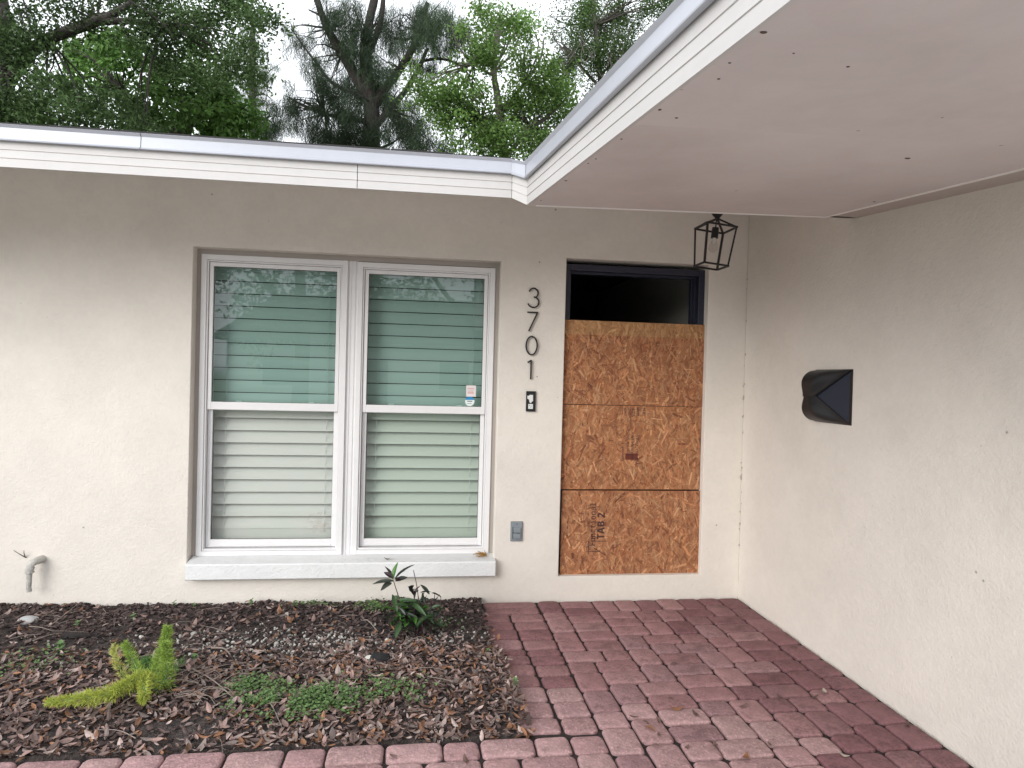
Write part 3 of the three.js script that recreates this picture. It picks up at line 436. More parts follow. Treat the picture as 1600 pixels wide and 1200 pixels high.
board('bottom wood strand board over the door with large dark vertical stamp at left', -1.268, -0.268, 0.158, 0.733, -0.045, osbTexture(3, 1024, 590, '158,100,68', (c, w, h) => {
  vert(c, 'Functional', w * 0.240, h * 0.665, 52, ink, 'monospace', 'bold'); vert(c, 'TAB 2', w * 0.305, h * 0.585, 72, ink, 'sans-serif', 'bold'); vert(c, 'TAB 2', w * 0.301, h * 0.578, 72, 'rgba(60,30,30,0.4)', 'sans-serif', 'bold'); vert(c, 'per', w * 0.196, h * 0.40, 26, ink); vert(c, 'EX', w * 0.205, h * 0.72, 34, ink);
  c.fillStyle = ink; c.fillRect(w * 0.18, h * 0.725, w * 0.10, 5); c.fillRect(w * 0.22, h * 0.60, w * 0.11, 4); c.fillRect(w * 0.192, h * 0.60, 5, h * 0.16);
}), 0);

// ------------------------------------------------------------------ house number, bell plate, outlet box
function ribbon(pts, w, d, closed = false) {                         // flat bar bent in the wall plane
  const n = pts.length, rows = []; for (let i = 0; i < n + (closed ? 1 : 0); i++) { const p = pts[i % n], a = pts[closed ? (i - 1 + n) % n : Math.max(0, i - 1)], b = pts[closed ? (i + 1) % n : Math.min(n - 1, i + 1)]; let tx = b[0] - a[0], ty = b[1] - a[1]; const l = Math.hypot(tx, ty); tx /= l; ty /= l; const nx = -ty * w / 2, ny = tx * w / 2; rows.push([V(p[0] + nx, p[1] + ny, 0), V(p[0] + nx, p[1] + ny, d), V(p[0] - nx, p[1] - ny, d), V(p[0] - nx, p[1] - ny, 0), V(p[0] + nx, p[1] + ny, 0)]); }
  if (!closed) { const cap = (r) => [r[0], r[1], r[2], r[3], r[0]].map(() => r[0].clone().add(r[2]).multiplyScalar(0.5)); rows.unshift(cap(rows[0])); rows.push(cap(rows[rows.length - 1])); }
  return quads(rows);
}
{
  const arc = (cx, cy, rx, ry, a0, a1, n = 18) => Array.from({ length: n + 1 }, (_, i) => { const a = lerp(a0, a1, i / n) * Math.PI / 180; return [cx + rx * Math.cos(a), cy + ry * Math.sin(a)]; });
  const W = 0.0092, shapes = {
    3: () => [ribbon([...arc(0.000, 0.030, 0.030, 0.0315, 165, -80, 18)], W, 0.008), ribbon([...arc(0.000, -0.031, 0.037, 0.035, 88, -165, 20)], W, 0.0078)],
    7: () => [ribbon([[-0.037, 0.061], [0.036, 0.061]], W, 0.008), ribbon([[0.033, 0.063], [-0.024, -0.064]], W, 0.0078)],
    0: () => [ribbon(arc(0, 0, 0.037, 0.061, 0, 350, 35), W, 0.008, true)],
    1: () => [ribbon([[0.006, 0.064], [0.006, -0.064]], W, 0.008), ribbon([[0.006, 0.062], [-0.017, 0.046]], W, 0.0078)],
  };
  const where = ['topmost of the four', 'second from the top', 'third from the top', 'lowest of the four above the bell plate'];
  [[3, 833.5, 465], [7, 832, 502.5], [0, 830.5, 540], [1, 828, 577.5]].forEach(([n, px, py], i) => {
    const p = at(px, py, 0.012), t = thing('house_number_digit', `thin black metal digit ${n}, ${where[i]}`, 'house number', [p.x, p.y, 0.012], 'four digits of the house number beside the door');
    obj('digit', shapes[n](), M.black, t, { local: true });
    for (const [x, y] of [[0.006, 0.045], [0.006, -0.04]]) obj('stud',  new THREE.CylinderGeometry(0.002, 0.002, 0.016, 6).rotateX(Math.PI / 2).translate(n === 0 ? 0.037 : n === 3 ? 0.03 : n === 7 ? (y > 0 ? 0.024 : -0.013) : x, n === 0 ? 0.001 * Math.sign(y) : y, -0.005), M.black, t, { local: true });
  });
  const b = at(829, 627, 0.0); const bell = thing('doorbell_plate', 'black doorbell back plate with broken white plate remains below the digits', 'doorbell', [b.x, b.y, 0]);
  obj('back_plate', [rbox(-0.032, 0.032, -0.068, 0.068, 0, 0.008, 0.004), ...ringFrame(-0.032, 0.032, -0.068, 0.068, 0.005, 0.005, 0.005, 0.005, 0.006, 0.016, 0.002)], M.black, bell, { local: true });
  const s = new THREE.Shape(); [[-0.023, 0.036], [-0.011, 0.036], [-0.008, 0.042], [0.013, 0.042], [0.014, 0.002], [0.006, -0.001], [0.001, -0.012], [-0.007, -0.006], [-0.012, 0.012], [-0.023, 0.018]].forEach(([x, y], i) => i ? s.lineTo(x, y) : s.moveTo(x, y));
  obj('broken_plate', new THREE.ExtrudeGeometry(s, { depth: 0.003, bevelEnabled: true, bevelSize: 0.001, bevelThickness: 0.001, bevelSegments: 1 }).translate(0, 0, 0.009), M.whiteP, bell, { local: true });
  const lt = canvasTex(64, 64, (c) => { c.fillStyle = '#dfe2e2'; c.fillRect(0, 0, 64, 64); c.fillStyle = '#7d8184'; c.fillRect(12, 14, 14, 10); c.fillRect(18, 38, 30, 6); c.fillStyle = '#b4b8ba'; c.fillRect(36, 16, 14, 14); });
  obj('label_plate', new THREE.BoxGeometry(0.031, 0.032, 0.003).translate(-0.001, -0.034, 0.0105), std({ map: lt }), bell, { uv: false, local: true });
  const o = at(807, 830, 0.0), ob = thing('outlet_box', 'grey metal weatherproof outlet box on the wall near the window sill', 'outlet box', [o.x, o.y, 0]);
  obj('cover_plate', rbox(-0.038, 0.038, -0.064, 0.064, 0, 0.014, 0.004), M.grey, ob, { local: true });
  obj('gasket', rbox(-0.0405, 0.0405, -0.0665, 0.0665, 0, 0.006, 0.003), M.greyDark, ob, { local: true });
  for (const y of [0.014, -0.026]) { obj('outlet_lid', [rbox(-0.024, 0.026, y - 0.015, y + 0.015, 0.012, 0.026, 0.004), rbox(-0.02, 0.024, y - 0.017, y - 0.012, 0.012, 0.031, 0.002)], M.grey, ob, { local: true }); }
  obj('hinge', [rbox(-0.029, -0.025, -0.045, 0.032, 0.012, 0.02, 0.001), rbox(-0.027, 0.028, -0.006, -0.001, 0.012, 0.018, 0.001)], M.greyDark, ob, { local: true });
  obj('screw', new THREE.CylinderGeometry(0.004, 0.004, 0.004, 10).rotateX(Math.PI / 2).translate(0, 0.052, 0.015), M.greyDark, ob, { local: true });
}

// ------------------------------------------------------------------ hanging lantern
{
  const z = 0.6, T = at(1118.1, 356.2, z), B = at(1110.8, 415.8, z), A = at(1121, 340.5, z), mountY = 2.376 + 0.285 * (1.15 - z);
  const lamp = thing('hanging_lantern', 'black open frame lantern with a bare bulb hanging tilted by the door', 'lantern', [A.x + 0.006, mountY, z]);
  const ax = T.clone().sub(B).normalize(), sx = V(1, 0, 0).addScaledVector(ax, -ax.x).normalize(), sz = sx.clone().cross(ax);
  const corner = (c, r, k) => { const a = (45 + 90 * k) * Math.PI / 180; return c.clone().addScaledVector(sx, Math.cos(a) * r).addScaledVector(sz, Math.sin(a) * r); };
  const rt = 0.127, rb = 0.103, w = 0.0105;
  for (let k = 0; k < 4; k++) {
    obj('post', beam(corner(B, rb, k), corner(T, rt, k), w), M.black, lamp);
    obj('roof_bar', beam(corner(T, rt, k), A.clone().addScaledVector(ax, -0.004), w), M.black, lamp);
  }
  const rim = (c, r) => [0, 1, 2, 3].map((k) => beam(corner(c, r + 0.004, k), corner(c, r + 0.004, k + 1), w * 0.95));
  obj('top_rim', rim(T, rt), M.black, lamp); obj('bottom_rim', rim(B, rb), M.black, lamp);
  const mount = V(A.x + 0.006, mountY, z);
  const flare = new THREE.LatheGeometry([[0.003, 0], [0.012, 0], [0.015, 0.012], [0.030, 0.028], [0.05, 0.066], [0.052, Math.max(0.07, mountY - A.y + 0.03)]].map(([r, y]) => new THREE.Vector2(r, y)), 20).translate(A.x, A.y - 0.01, A.z);
  obj('canopy', flare, M.black, lamp, { uv: false });
  const up = new THREE.Quaternion().setFromUnitVectors(V(0, 1, 0), ax), place = (g, s) => g.applyQuaternion(up).translate(T.x + ax.x * s, T.y + ax.y * s, T.z + ax.z * s);
  obj('stem', place(new THREE.CylinderGeometry(0.004, 0.004, 0.07, 8).translate(0, 0.025, 0), 0), M.black, lamp, { uv: false });
  obj('socket', place(new THREE.CylinderGeometry(0.020, 0.021, 0.062, 20).translate(0, -0.030, 0), 0), M.black, lamp, { uv: false });
  obj('bulb', place(new THREE.LatheGeometry([[0.013, 0], [0.0135, -0.016], [0.018, -0.028], [0.0265, -0.046], [0.0285, -0.058], [0.026, -0.070], [0.018, -0.081], [0.008, -0.086], [0, -0.087]].map(([r, y]) => new THREE.Vector2(r, y)), 24), -0.061), phys({ color: lin(0.93, 0.91, 0.9), transmission: 1, thickness: 0, roughness: 0.12, ior: 1.5 }), lamp, { uv: false });
  obj('bulb_neck', place(new THREE.CylinderGeometry(0.0105, 0.009, 0.034, 14).translate(0, -0.078, 0), 0), std({ color: lin(0.8, 0.78, 0.75), roughness: 0.5 }), lamp, { uv: false });
}

// ------------------------------------------------------------------ letter box on the side wall
{
  const zc = 1.012, hz = 0.176, yc = 1.437, hy = 0.145, box0 = thing('wall_mailbox', 'black metal letter box with folded lid on the side wall', 'mailbox', [0, yc - hy, zc]);
  const lobe = (v, P, notch) => { const q = Math.abs(v); return q > 0.46 ? P * Math.sqrt(Math.max(0, 1 - ((q - 0.46) / 0.54) ** 2)) : lerp(notch, P, smooth(0, 0.46, q)); };
  const zF = 0.866, zN = 0.968, zE = 1.187, right = (v) => zN + Math.abs(v) * (zE - zN);
  const edge = (v, sgn) => 0.062 * (1 - Math.abs(v)) + (sgn > 0 ? 0.012 : 0.006);
  const flap = (sgn, P, notch, extra) => { const rows = []; for (let i = 0; i <= 20; i++) { const q = i / 20, v = sgn * (extra + (1 - extra) * q), r = []; for (let k = 0; k <= 12; k++) { const t = k / 12; r.push(V(-lerp(lobe(v, P, notch) + 0.004, edge(v, sgn), smooth(0.35, 1, t)), yc + v * hy, lerp(zF, right(v) + (sgn > 0 ? 0.004 : 0), t))); } rows.push(r); } return quads(sgn > 0 ? rows : rows.reverse()); };
  const lid = flap(1, 0.090, 0.080, -0.05), low = flap(-1, 0.084, 0.074, 0);
  const shell = (g, d) => { const a = clean(g), b = a.clone(), p = b.attributes.position; for (let i = 0; i < p.count; i++) p.setX(i, Math.min(-0.001, p.getX(i) + d)); return [a, b]; };
  obj('lid', shell(lid, 0.004), M.black, box0, { label: 'rounded upper lid' });
  obj('lower_body', shell(low, 0.004), M.black, box0);
  const rows = []; for (let i = 0; i <= 6; i++) { const t = i / 6, c = V(-0.062, yc, zN); rows.push([c.clone().lerp(V(-0.002, yc + hy, zE), t), c.clone().lerp(V(-0.002, yc - hy, zE), t)]); }
  obj('side_panel', quads(rows), std({ color: lin(0.014, 0.018, 0.034), roughness: 0.38 }), box0);
  const fill = (sgn, P, n, end) => { const r = []; for (let i = 0; i <= 20; i++) { const v = i / 20 * sgn, z = end ? zF : right(v); r.push([V(end ? -lobe(v, P, n) - 0.004 : -edge(v, sgn), yc + v * hy, z), V(end ? -0.001 : -0.062 * (1 - Math.abs(v)), yc + v * hy, z)]); } return quads(r); };
  obj('end_cap', [fill(1, 0.090, 0.08, true), fill(-1, 0.084, 0.074, true)], M.black, box0);
  obj('seam', [fill(1, 0.090, 0.08), fill(-1, 0.084, 0.074)], M.black, box0);
  obj('back_plate', box(-0.006, -0.0005, yc - hy - 0.002, yc + hy + 0.002, zF - 0.002, zE + 0.002), M.black, box0);
}

// ------------------------------------------------------------------ pipe stub on the wall, twig above it
{
  const e = at(52, 880, 0.05), b = at(47, 923, 0.05), t = thing('drain_pipe', 'short painted pipe elbow sticking out of the left wall', 'pipe', [e.x, b.y, 0]);
  const pm = std({ color: lin(1, 0.98, 0.93), map: stuccoMap, bumpMap: stuccoBump, bumpScale: 0.006, roughness: 0.8 });
  const bend = [V(e.x + 0.028, e.y + 0.012, -0.02), V(e.x + 0.018, e.y + 0.012, 0.03), V(e.x + 0.002, e.y + 0.006, 0.062), V(e.x - 0.008, e.y - 0.028, 0.068), V(e.x - 0.010, e.y - 0.05, 0.068)];
  obj('elbow', [taper(bend, 0.023, 0.022, 14, 14, 0.08), new THREE.TorusGeometry(0.0225, 0.0035, 8, 18).rotateX(Math.PI / 2).translate(e.x - 0.010, e.y - 0.05, 0.068)], pm, t, { uv: false });
  const wob = [0, 0.25, 0.5, 0.75, 1].map((k) => V(e.x - 0.010 - 0.004 * k, lerp(e.y - 0.045, b.y, k), 0.068));
  obj('pipe', [taper(wob, 0.015, 0.013, 12, 12, 0.3), new THREE.CircleGeometry(0.013, 12).rotateX(Math.PI / 2).translate(wob[4].x, wob[4].y, 0.068)], pm, t, { uv: false });
  const a = at(41, 871, 0.002), s = thing('dry_twig', 'tiny forked dry twig stuck on the wall above the pipe', 'twig', [a.x, a.y, 0]);
  obj('twig', [taper([a.clone(), a.clone().add(V(-0.02, 0.022, 0.02)), a.clone().add(V(-0.055, 0.052, 0.03))], 0.004, 0.0015, 6, 5), taper([a.clone().add(V(-0.004, 0.004, 0.004)), a.clone().add(V(-0.002, 0.03, 0.02)), a.clone().add(V(0.0, 0.05, 0.025))], 0.003, 0.0015, 6, 5)], std({ color: lin(0.12, 0.10, 0.08) }), s, { uv: false });
}

// ------------------------------------------------------------------ plants in the bed
{ // foxtail fern
  const f = rng(55), base = ground(218, 1078); base.y = bedH(base.x, base.z); const fern = thing('foxtail_fern', 'yellow green foxtail fern with plume like fronds in the bed', 'fern', [base.x, base.y, base.z]);
  const mats = { y: phys({ color: lin(0.44, 0.50, 0.08), roughness: 0.8, transmission: 0.25, thickness: 0, side: THREE.DoubleSide }), g: phys({ color: lin(0.30, 0.43, 0.07), roughness: 0.8, transmission: 0.25, thickness: 0, side: THREE.DoubleSide }), p: phys({ color: lin(0.55, 0.56, 0.16), roughness: 0.8, transmission: 0.25, thickness: 0, side: THREE.DoubleSide }), d: phys({ color: lin(0.17, 0.33, 0.10), roughness: 0.8, transmission: 0.25, thickness: 0, side: THREE.DoubleSide }) };
  function frond(pts, rad, n, mat, prof) {
    const c = new THREE.CatmullRomCurve3(pts), g = []; const pos = [];
    for (let i = 0; i < n * 0.45; i++) {
      const t = Math.pow(f(), 0.9), p = c.getPoint(t), d = c.getTangent(t), r = rad * prof(t) * rr(0.45, 1.3, f); let s = V(gauss(f), gauss(f), gauss(f)).cross(d).normalize(); s.addScaledVector(d, rr(0.25, 0.75, f)).normalize();
      for (let k = 0; k < 5; k++) {                                  // a tuft of needles
        const q = p.clone().addScaledVector(s, r * rr(0.15, 0.8, f)), e = s.clone().add(V(gauss(f), gauss(f), gauss(f)).multiplyScalar(0.45)).normalize(), L = rr(0.013, 0.030, f), w = e.clone().cross(V(gauss(f), gauss(f), gauss(f))).normalize().multiplyScalar(0.0013), m = q.clone().addScaledVector(e, L * 0.5), o = q.clone().addScaledVector(e, L);
        for (const v of [q, m.clone().add(w), o, q, o, m.clone().sub(w)]) pos.push(v.x, v.y, v.z);
      }
    }
    const bg = new THREE.BufferGeometry(); bg.setAttribute('position', new THREE.Float32BufferAttribute(pos, 3)); bg.computeVertexNormals();
    const o = obj('frond', [bg], mats[mat], fern, { uv: false }); obj('stem', taper(pts, 0.004, 0.0015, 12, 5), mats.d, o, { uv: false, local: false });
  }
  const A = (px, py, z) => at(px, py, z), plume = (t) => Math.sqrt(Math.sin(Math.PI * clamp(0.10 + t * 0.80))) * (1.15 - 0.95 * t), long = (t) => (0.5 + 0.6 * Math.sin(Math.PI * (1 - t) * 0.9) * (1 - t * 0.3)) * (1 - 0.75 * smooth(0.75, 1, t));
  frond([A(232, 1075, 1.18), A(248, 1040, 1.16), A(257, 1010, 1.14), A(262, 980, 1.12)], 0.062, 1150, 'g', plume);
  frond([A(240, 1085, 1.22), A(258, 1060, 1.22), A(262, 1030, 1.2), A(258, 1005, 1.2)], 0.06, 900, 'g', plume);
  frond([A(222, 1070, 1.16), A(214, 1045, 1.13), A(203, 1022, 1.10), A(194, 1006, 1.08)], 0.036, 520, 'g', plume);
  frond([A(202, 1072, 1.13), A(190, 1050, 1.10), A(181, 1028, 1.08), A(178, 1008, 1.06)], 0.030, 300, 'p', plume);
  frond([A(238, 1058, 1.28), A(205, 1068, 1.37), A(170, 1085, 1.42), A(130, 1091, 1.43), A(75, 1097, 1.42)], 0.034, 1500, 'y', long);
  frond([A(250, 1066, 1.27), A(215, 1060, 1.35), A(190, 1073, 1.40), A(172, 1090, 1.42)], 0.042, 700, 'y', plume);
  frond([A(222, 1060, 1.32), A(224, 1070, 1.38), A(226, 1083, 1.41), A(222, 1096, 1.43)], 0.034, 480, 'y', plume);
  frond([A(218, 1060, 1.1), A(225, 1042, 1.06), A(232, 1030, 1.03)], 0.07, 420, 'd', plume);
  frond([A(225, 1075, 1.12), A(265, 1050, 1.08), A(285, 1034, 1.06)], 0.03, 160, 'd', plume);
}
const wideLeaf = (L, W, bend, fold) => { const rows = []; for (let i = 0; i <= 7; i++) { const t = i / 7, w = W / 2 * Math.pow(Math.sin(Math.PI * clamp(0.04 + t * 0.93)), 0.75) * (1 - 0.25 * (t - 0.5)), y = -bend * t * t, x = t * L; rows.push([V(x, y + fold * w, -w), V(x, y + fold * w * 0.35, -w * 0.5), V(x, y, 0), V(x, y + fold * w * 0.35, w * 0.5), V(x, y + fold * w, w)]); } return quads(rows); };
{ // croton
  const f = rng(66), b = ground(642, 1003); b.y = bedH(b.x, b.z); const sh = thing('croton_shrub', 'small dark leaved croton shrub with purple and green leaves below the window', 'shrub', [b.x, b.y, b.z]);
  const dark = phys({ color: lin(0.022, 0.030, 0.020), roughness: 0.38, side: THREE.DoubleSide }), purple = phys({ color: lin(0.035, 0.017, 0.022), roughness: 0.36, side: THREE.DoubleSide }), green = phys({ color: lin(0.055, 0.155, 0.025), roughness: 0.4, side: THREE.DoubleSide }), mid = phys({ color: lin(0.035, 0.075, 0.025), roughness: 0.4, side: THREE.DoubleSide }), stemM = std({ color: lin(0.07, 0.05, 0.045) });
  const z = b.z, P = (px, py, dz = 0) => at(px, py, z + dz);
  const stems = [[[646, 1003], [632, 960], [622, 930], [614, 905]], [[647, 1003], [648, 960], [647, 930], [646, 920]], [[650, 1003], [655, 960], [652, 920], [646, 891]], [[652, 1003], [668, 965], [678, 945], [679, 927]], [[645, 1004], [640, 975], [632, 955]], [[652, 1002], [676, 975], [692, 950]], [[648, 1003], [646, 980], [650, 955]]];
  obj('stem', stems.map((s, i) => taper(s.map(([x, y], k) => P(x, y, (i % 3 - 1) * 0.03 * k)), i === 2 ? 0.0032 : 0.006, 0.0018, 8, 6)), stemM, sh, { uv: false });
  const geos = [wideLeaf(0.10, 0.036, 0.025, 0.35), wideLeaf(0.085, 0.040, 0.012, 0.5), wideLeaf(0.12, 0.028, 0.04, 0.3)].map(clean);
  const leaf = (px, py, dz, ang, el, s, m, gi) => { const l = mesh(geos[gi], m); l.name = 'leaf'; const p = P(px, py, dz).sub(b); l.position.copy(p); l.rotation.set(rr(-0.8, 0.8, f), ang, el, 'YZX'); l.scale.setScalar(s); sh.add(l); };
  for (const [px, py, ang, el, s, m, g] of [[615, 908, 3.0, 0.05, 1.0, dark, 2], [612, 912, 2.6, -0.5, 1.1, dark, 1], [614, 906, 1.2, 1.35, 0.95, green, 0], [613, 904, 2.2, 0.9, 0.85, purple, 0], [617, 905, 0.2, 0.9, 1.05, dark, 2], [618, 908, 0.1, 0.35, 0.8, dark, 1], [614, 903, 3.0, 0.6, 0.7, purple, 1], [618, 907, 5.4, 0.5, 0.7, purple, 0]]) leaf(px, py, -0.02, ang, el, s, m, g);
  for (const [px, py, ang, el, s, m, g] of [[646, 930, 2.4, 0.9, 0.7, dark, 1], [647, 928, 0.6, 0.9, 0.65, purple, 1], [648, 935, 1.5, 1.2, 0.6, dark, 0], [658, 945, 1.5, 1.4, 0.6, mid, 2]]) leaf(px, py, 0, ang, el, s, m, g);
  for (let k = 0; k < 130; k++) { const c = f(), px = 641 + gauss(f) * 14 + (c < 0.3 ? 24 : 0), py = 962 + gauss(f) * 15 + (c < 0.3 ? -4 : 0); leaf(px, py, rr(-0.06, 0.08, f), f() * 6.28, rr(-0.5, 0.9, f), rr(0.6, 1.05, f) * (c < 0.3 ? 0.75 : 1), [dark, dark, purple, mid, dark, mid, green][f() * 7 | 0], f() * 3 | 0); }
  for (let k = 0; k < 46; k++) leaf(672 + gauss(f) * 12, 962 + gauss(f) * 14, rr(-0.05, 0.06, f), f() * 6.28, rr(-0.3, 1.2, f), rr(0.35, 0.6, f), [dark, dark, mid][f() * 3 | 0], 2);
  for (const [px, py, ang, el] of [[640, 950, 2.9, -0.15], [630, 958, 5.6, -0.2], [645, 960, 5.0, -0.35], [625, 950, 0.3, 0.4], [636, 965, 4.6, -0.3]]) leaf(px, py, 0.06, ang, el, 0.8, green, 1);
  obj('dead_stalk', [taper([P(664, 1000), P(684, 960), P(688, 930), P(679, 927)].map((p) => p), 0.0025, 0.001, 8, 5)], stemM, sh, { uv: false });
}
{ // low weeds
  const f = rng(88), cl = clean(wideLeaf(0.018, 0.015, 0.003, 0.25)), list = [];
  const put = (x, z, n, sx, sz) => { for (let k = 0; k < n * 1.8; k++) { const px = x + gauss(f) * sx, pz = z + gauss(f) * sz; if (px > bedEdge(pz) || pz > 1.62 || pz < 0.02) continue; const v = rr(0.7, 1.35, f), h = Math.abs(gauss(f)) * 0.016 + 0.010; if (noise2(px * 14, pz * 14) < -0.22) continue; list.push([V(px, bedH(px, pz) + h, pz), [rr(-0.5, 0.5, f), f() * 6.28, rr(-0.4, 0.5, f)], rr(0.35, 0.95, f), lin(0.115 * v, 0.20 * v, 0.06 * v)]); } };
  for (const [px, py, n, s] of [[390, 1085, 300, 0.05], [400, 1105, 330, 0.055], [440, 1118, 330, 0.06], [470, 1112, 520, 0.065], [500, 1105, 520, 0.06], [520, 1115, 380, 0.055], [560, 1100, 200, 0.06], [600, 1095, 170, 0.06], [630, 1090, 120, 0.06], [430, 1090, 160, 0.06], [640, 1105, 70, 0.05], [380, 1118, 90, 0.05], [40, 1060, 90, 0.12], [60, 1050, 60, 0.1], [590, 962, 160, 0.05], [575, 955, 120, 0.05], [500, 955, 60, 0.05], [480, 958, 50, 0.06], [690, 985, 40, 0.06]]) { const g = ground(px, py); put(g.x, g.z, n, s, s * 0.8); }
  scatter('ground_cover', cl, phys({ color: lin(1, 1, 1), roughness: 0.6, transmission: 0.2, thickness: 0, side: THREE.DoubleSide }), list, null, 'bright green clover like weeds creeping in the front of the bed', 'weeds');
  const sprout = (px, py, s, where) => { const g = ground(px, py); g.y = bedH(g.x, g.z); const t = thing('weed_sprout', 'tiny green weed sprout ' + where, 'weed', [g.x, g.y, g.z], 'tiny weed sprouts in the bed'); for (let k = 0; k < 9; k++) { const m = mesh(cl, M.weed); m.name = 'leaf'; m.rotation.set(0, k * 2.4, rr(0.2, 1.0, f), 'YZX'); m.scale.setScalar(s * rr(0.55, 1.0, f)); m.position.y = 0.004 + 0.003 * k * s; t.add(m); } };
  M.weed = phys({ color: lin(0.10, 0.19, 0.06), roughness: 0.6, side: THREE.DoubleSide });
  for (const [i, [px, py, s]] of [[93, 1035, 1.9], [120, 990, 1.2], [207, 977, 1.2], [272, 952, 1.2], [302, 954, 1.2], [392, 951, 1.3], [303, 1046, 1.5], [60, 946, 1.1], [286, 1045, 1.0], [805, 1085, 1.3], [762, 1033, 1.0]].entries()) sprout(px, py, s, ['with the largest leaves at the left of the fern', 'beside the long black bark chunk at left', 'in the mulch straight above the fern', 'at the wall left of the window sill', 'at the wall under the left end of the sill', 'at the wall under the middle of the left window', 'among pebbles just right of the fern', 'at the wall under the pipe', 'touching the right side of the fern', 'at the right edge of the bed by the front pavers', 'at the right edge of the bed halfway to the wall'][i]);
}
{ // loose pieces in the bed and leaves on the pavers
  const f = rng(99), rock = (s) => { const g = new THREE.IcosahedronGeometry(1, 2), p = g.attributes.position; for (let i = 0; i < p.count; i++) { const q = V().fromBufferAttribute(p, i), k = 1 + 0.5 * noise3(q.x * 1.4 + s, q.y * 1.4, q.z * 1.4); p.setXYZ(i, q.x * k, q.y * k, q.z * k); } g.computeVertexNormals(); return g; };
  const lump = (name, label, cat, px, py, sx, sy, sz, col, s) => { const g = ground(px, py); g.y = bedH(g.x, g.z); tag(obj(name, [rock(s).scale(sx, sy, sz).translate(g.x, g.y + sy * 0.7, g.z)], std({ color: col, roughness: 0.9 }), null), label, cat); };
  lump('stone', 'pale grey flat stone lying among mulch at the left edge', 'stone', 43, 986, 0.05, 0.022, 0.035, lin(0.42, 0.42, 0.42), 1);
  lump('bark_chunk', 'long black chunk of bark behind the fern at left', 'bark', 112, 1006, 0.085, 0.014, 0.022, lin(0.02, 0.016, 0.015), 4);
  lump('bark_chunk', 'black lump of charred wood in the middle of the bed', 'bark', 593, 1049, 0.045, 0.025, 0.03, lin(0.014, 0.014, 0.015), 7);
  lump('stone', 'small cream stone touching the black lump in the bed', 'stone', 577, 1048, 0.022, 0.014, 0.018, lin(0.62, 0.6, 0.54), 9);
  const gs = [clean(leafGeo(0.056, 0.022, 0.008, 0.35, 6)), clean(leafGeo(0.05, 0.018, -0.006, 0.5, 6)), clean(leafGeo(0.06, 0.026, 0.012, -0.2, 6))];
  const cols = [lin(0.10, 0.06, 0.05), lin(0.14, 0.085, 0.07), lin(0.24, 0.11, 0.05), lin(0.42, 0.36, 0.30)].map((c) => std({ color: c, roughness: 0.75, side: THREE.DoubleSide }));
  let first = null;
  const leaf = (x, z, ci, y = 0.007, s = 1) => { const g = new THREE.Group(); g.name = numbered('fallen_leaf'); const m = mesh(gs[f() * 3 | 0], cols[ci]); m.name = 'blade'; m.scale.set(s, s, s); g.add(m); g.position.set(x, y, z); g.rotation.set(rr(-0.15, 0.15, f), f() * 6.28, rr(-0.15, 0.15, f)); scene.add(g); return g; };
  const DG = 'dead leaves fallen on the brick pavers';
  for (const [x, z, label] of [
    [-0.87, 1.04, 'dark dead leaf lying alone in the middle of the pavers'],
    [-1.03, 1.41, 'dark dead leaf just behind the orange brown leaf on the pavers'],
    [-1.26, 1.57, 'leftmost dark leaf of a row of three by the bed corner'],
    [-1.22, 1.61, 'middle dark leaf of a row of three by the bed corner'],
    [-1.16, 1.61, 'rightmost dark leaf of a row of three by the bed corner'],
    [-1.2, 1.72, 'dark dead leaf in front of the orange curled leaf'],
    [-1.12, 1.82, 'dark dead leaf at the bottom edge, right of the path border'],
    [-1.24, 1.79, 'dark dead leaf at the bottom edge, right end of the front border row'],
    [-0.97, 1.56, 'curled dark leaf right of the orange brown leaf'],
    [-0.99, 1.81, 'dark dead leaf at the bottom edge left of the rust coloured leaf'],
    [-0.76, 1.83, 'dark dead leaf right of the rust coloured leaf'],
    [-0.5, 1.44, 'dark dead leaf left of the pale beige leaf near the side wall'],
    [-0.33, 1.45, 'dark dead leaf touching the pale beige leaf near the side wall'],
    [-0.06, 1.73, 'dark dead leaf against the foot of the side wall, nearest the camera'],
    [-0.1, 0.88, 'dark dead leaf on the moist and shade toned wall row halfway along the side wall'],
    [-0.4, 0.71, 'small dark leaf on the pavers one step from the wall corner'],
    [-0.72, 1.51, 'dark dead leaf between the orange leaf and the side wall'],
    [-0.22, 0.2, 'small dark leaf on the pavers right in the wall corner'],
    [-0.62, 0.2, 'small dark leaf on the pavers below the right half of the door boards'],
    [-0.95, 0.4, 'small dark leaf on the pavers below the left half of the door boards'],
    [-2.3, 1.78, 'dark leaf on the front border row below the weed patch'],
    [-2.02, 1.83, 'dark leaf on the front border row near its right end']]) tag(leaf(x, z, f() < 0.6 ? 0 : 1, 0.007, rr(0.55, 0.9, f)), label, 'dead leaf', DG);
  tag(leaf(-1.04, 1.51, 2, 0.008, 1.0), 'orange brown dead leaf on pavers nearest the path middle', 'dead leaf');
  tag(leaf(-1.22, 1.66, 2, 0.008, 1.1), 'orange curled dead leaf on a paver by the bed corner', 'dead leaf');
  tag(leaf(-0.91, 1.91, 2, 0.008, 1.0), 'rust coloured dead leaf at the bottom edge of the pavers', 'dead leaf');
  tag(leaf(-0.25, 1.41, 3, 0.008, 0.9), 'pale beige dead leaf on a paver near the side wall', 'dead leaf');
  tag(leaf(-0.5, 1.93, 3, 0.008, 0.7), 'cream curled dead leaf at the lower right of the pavers', 'dead leaf');
  const sl = at(605, 873, 0.02); tag(leaf(sl.x, sl.z, 0, 0.296, 0.7), 'small grey brown leaf lying on the white window sill', 'dead leaf');
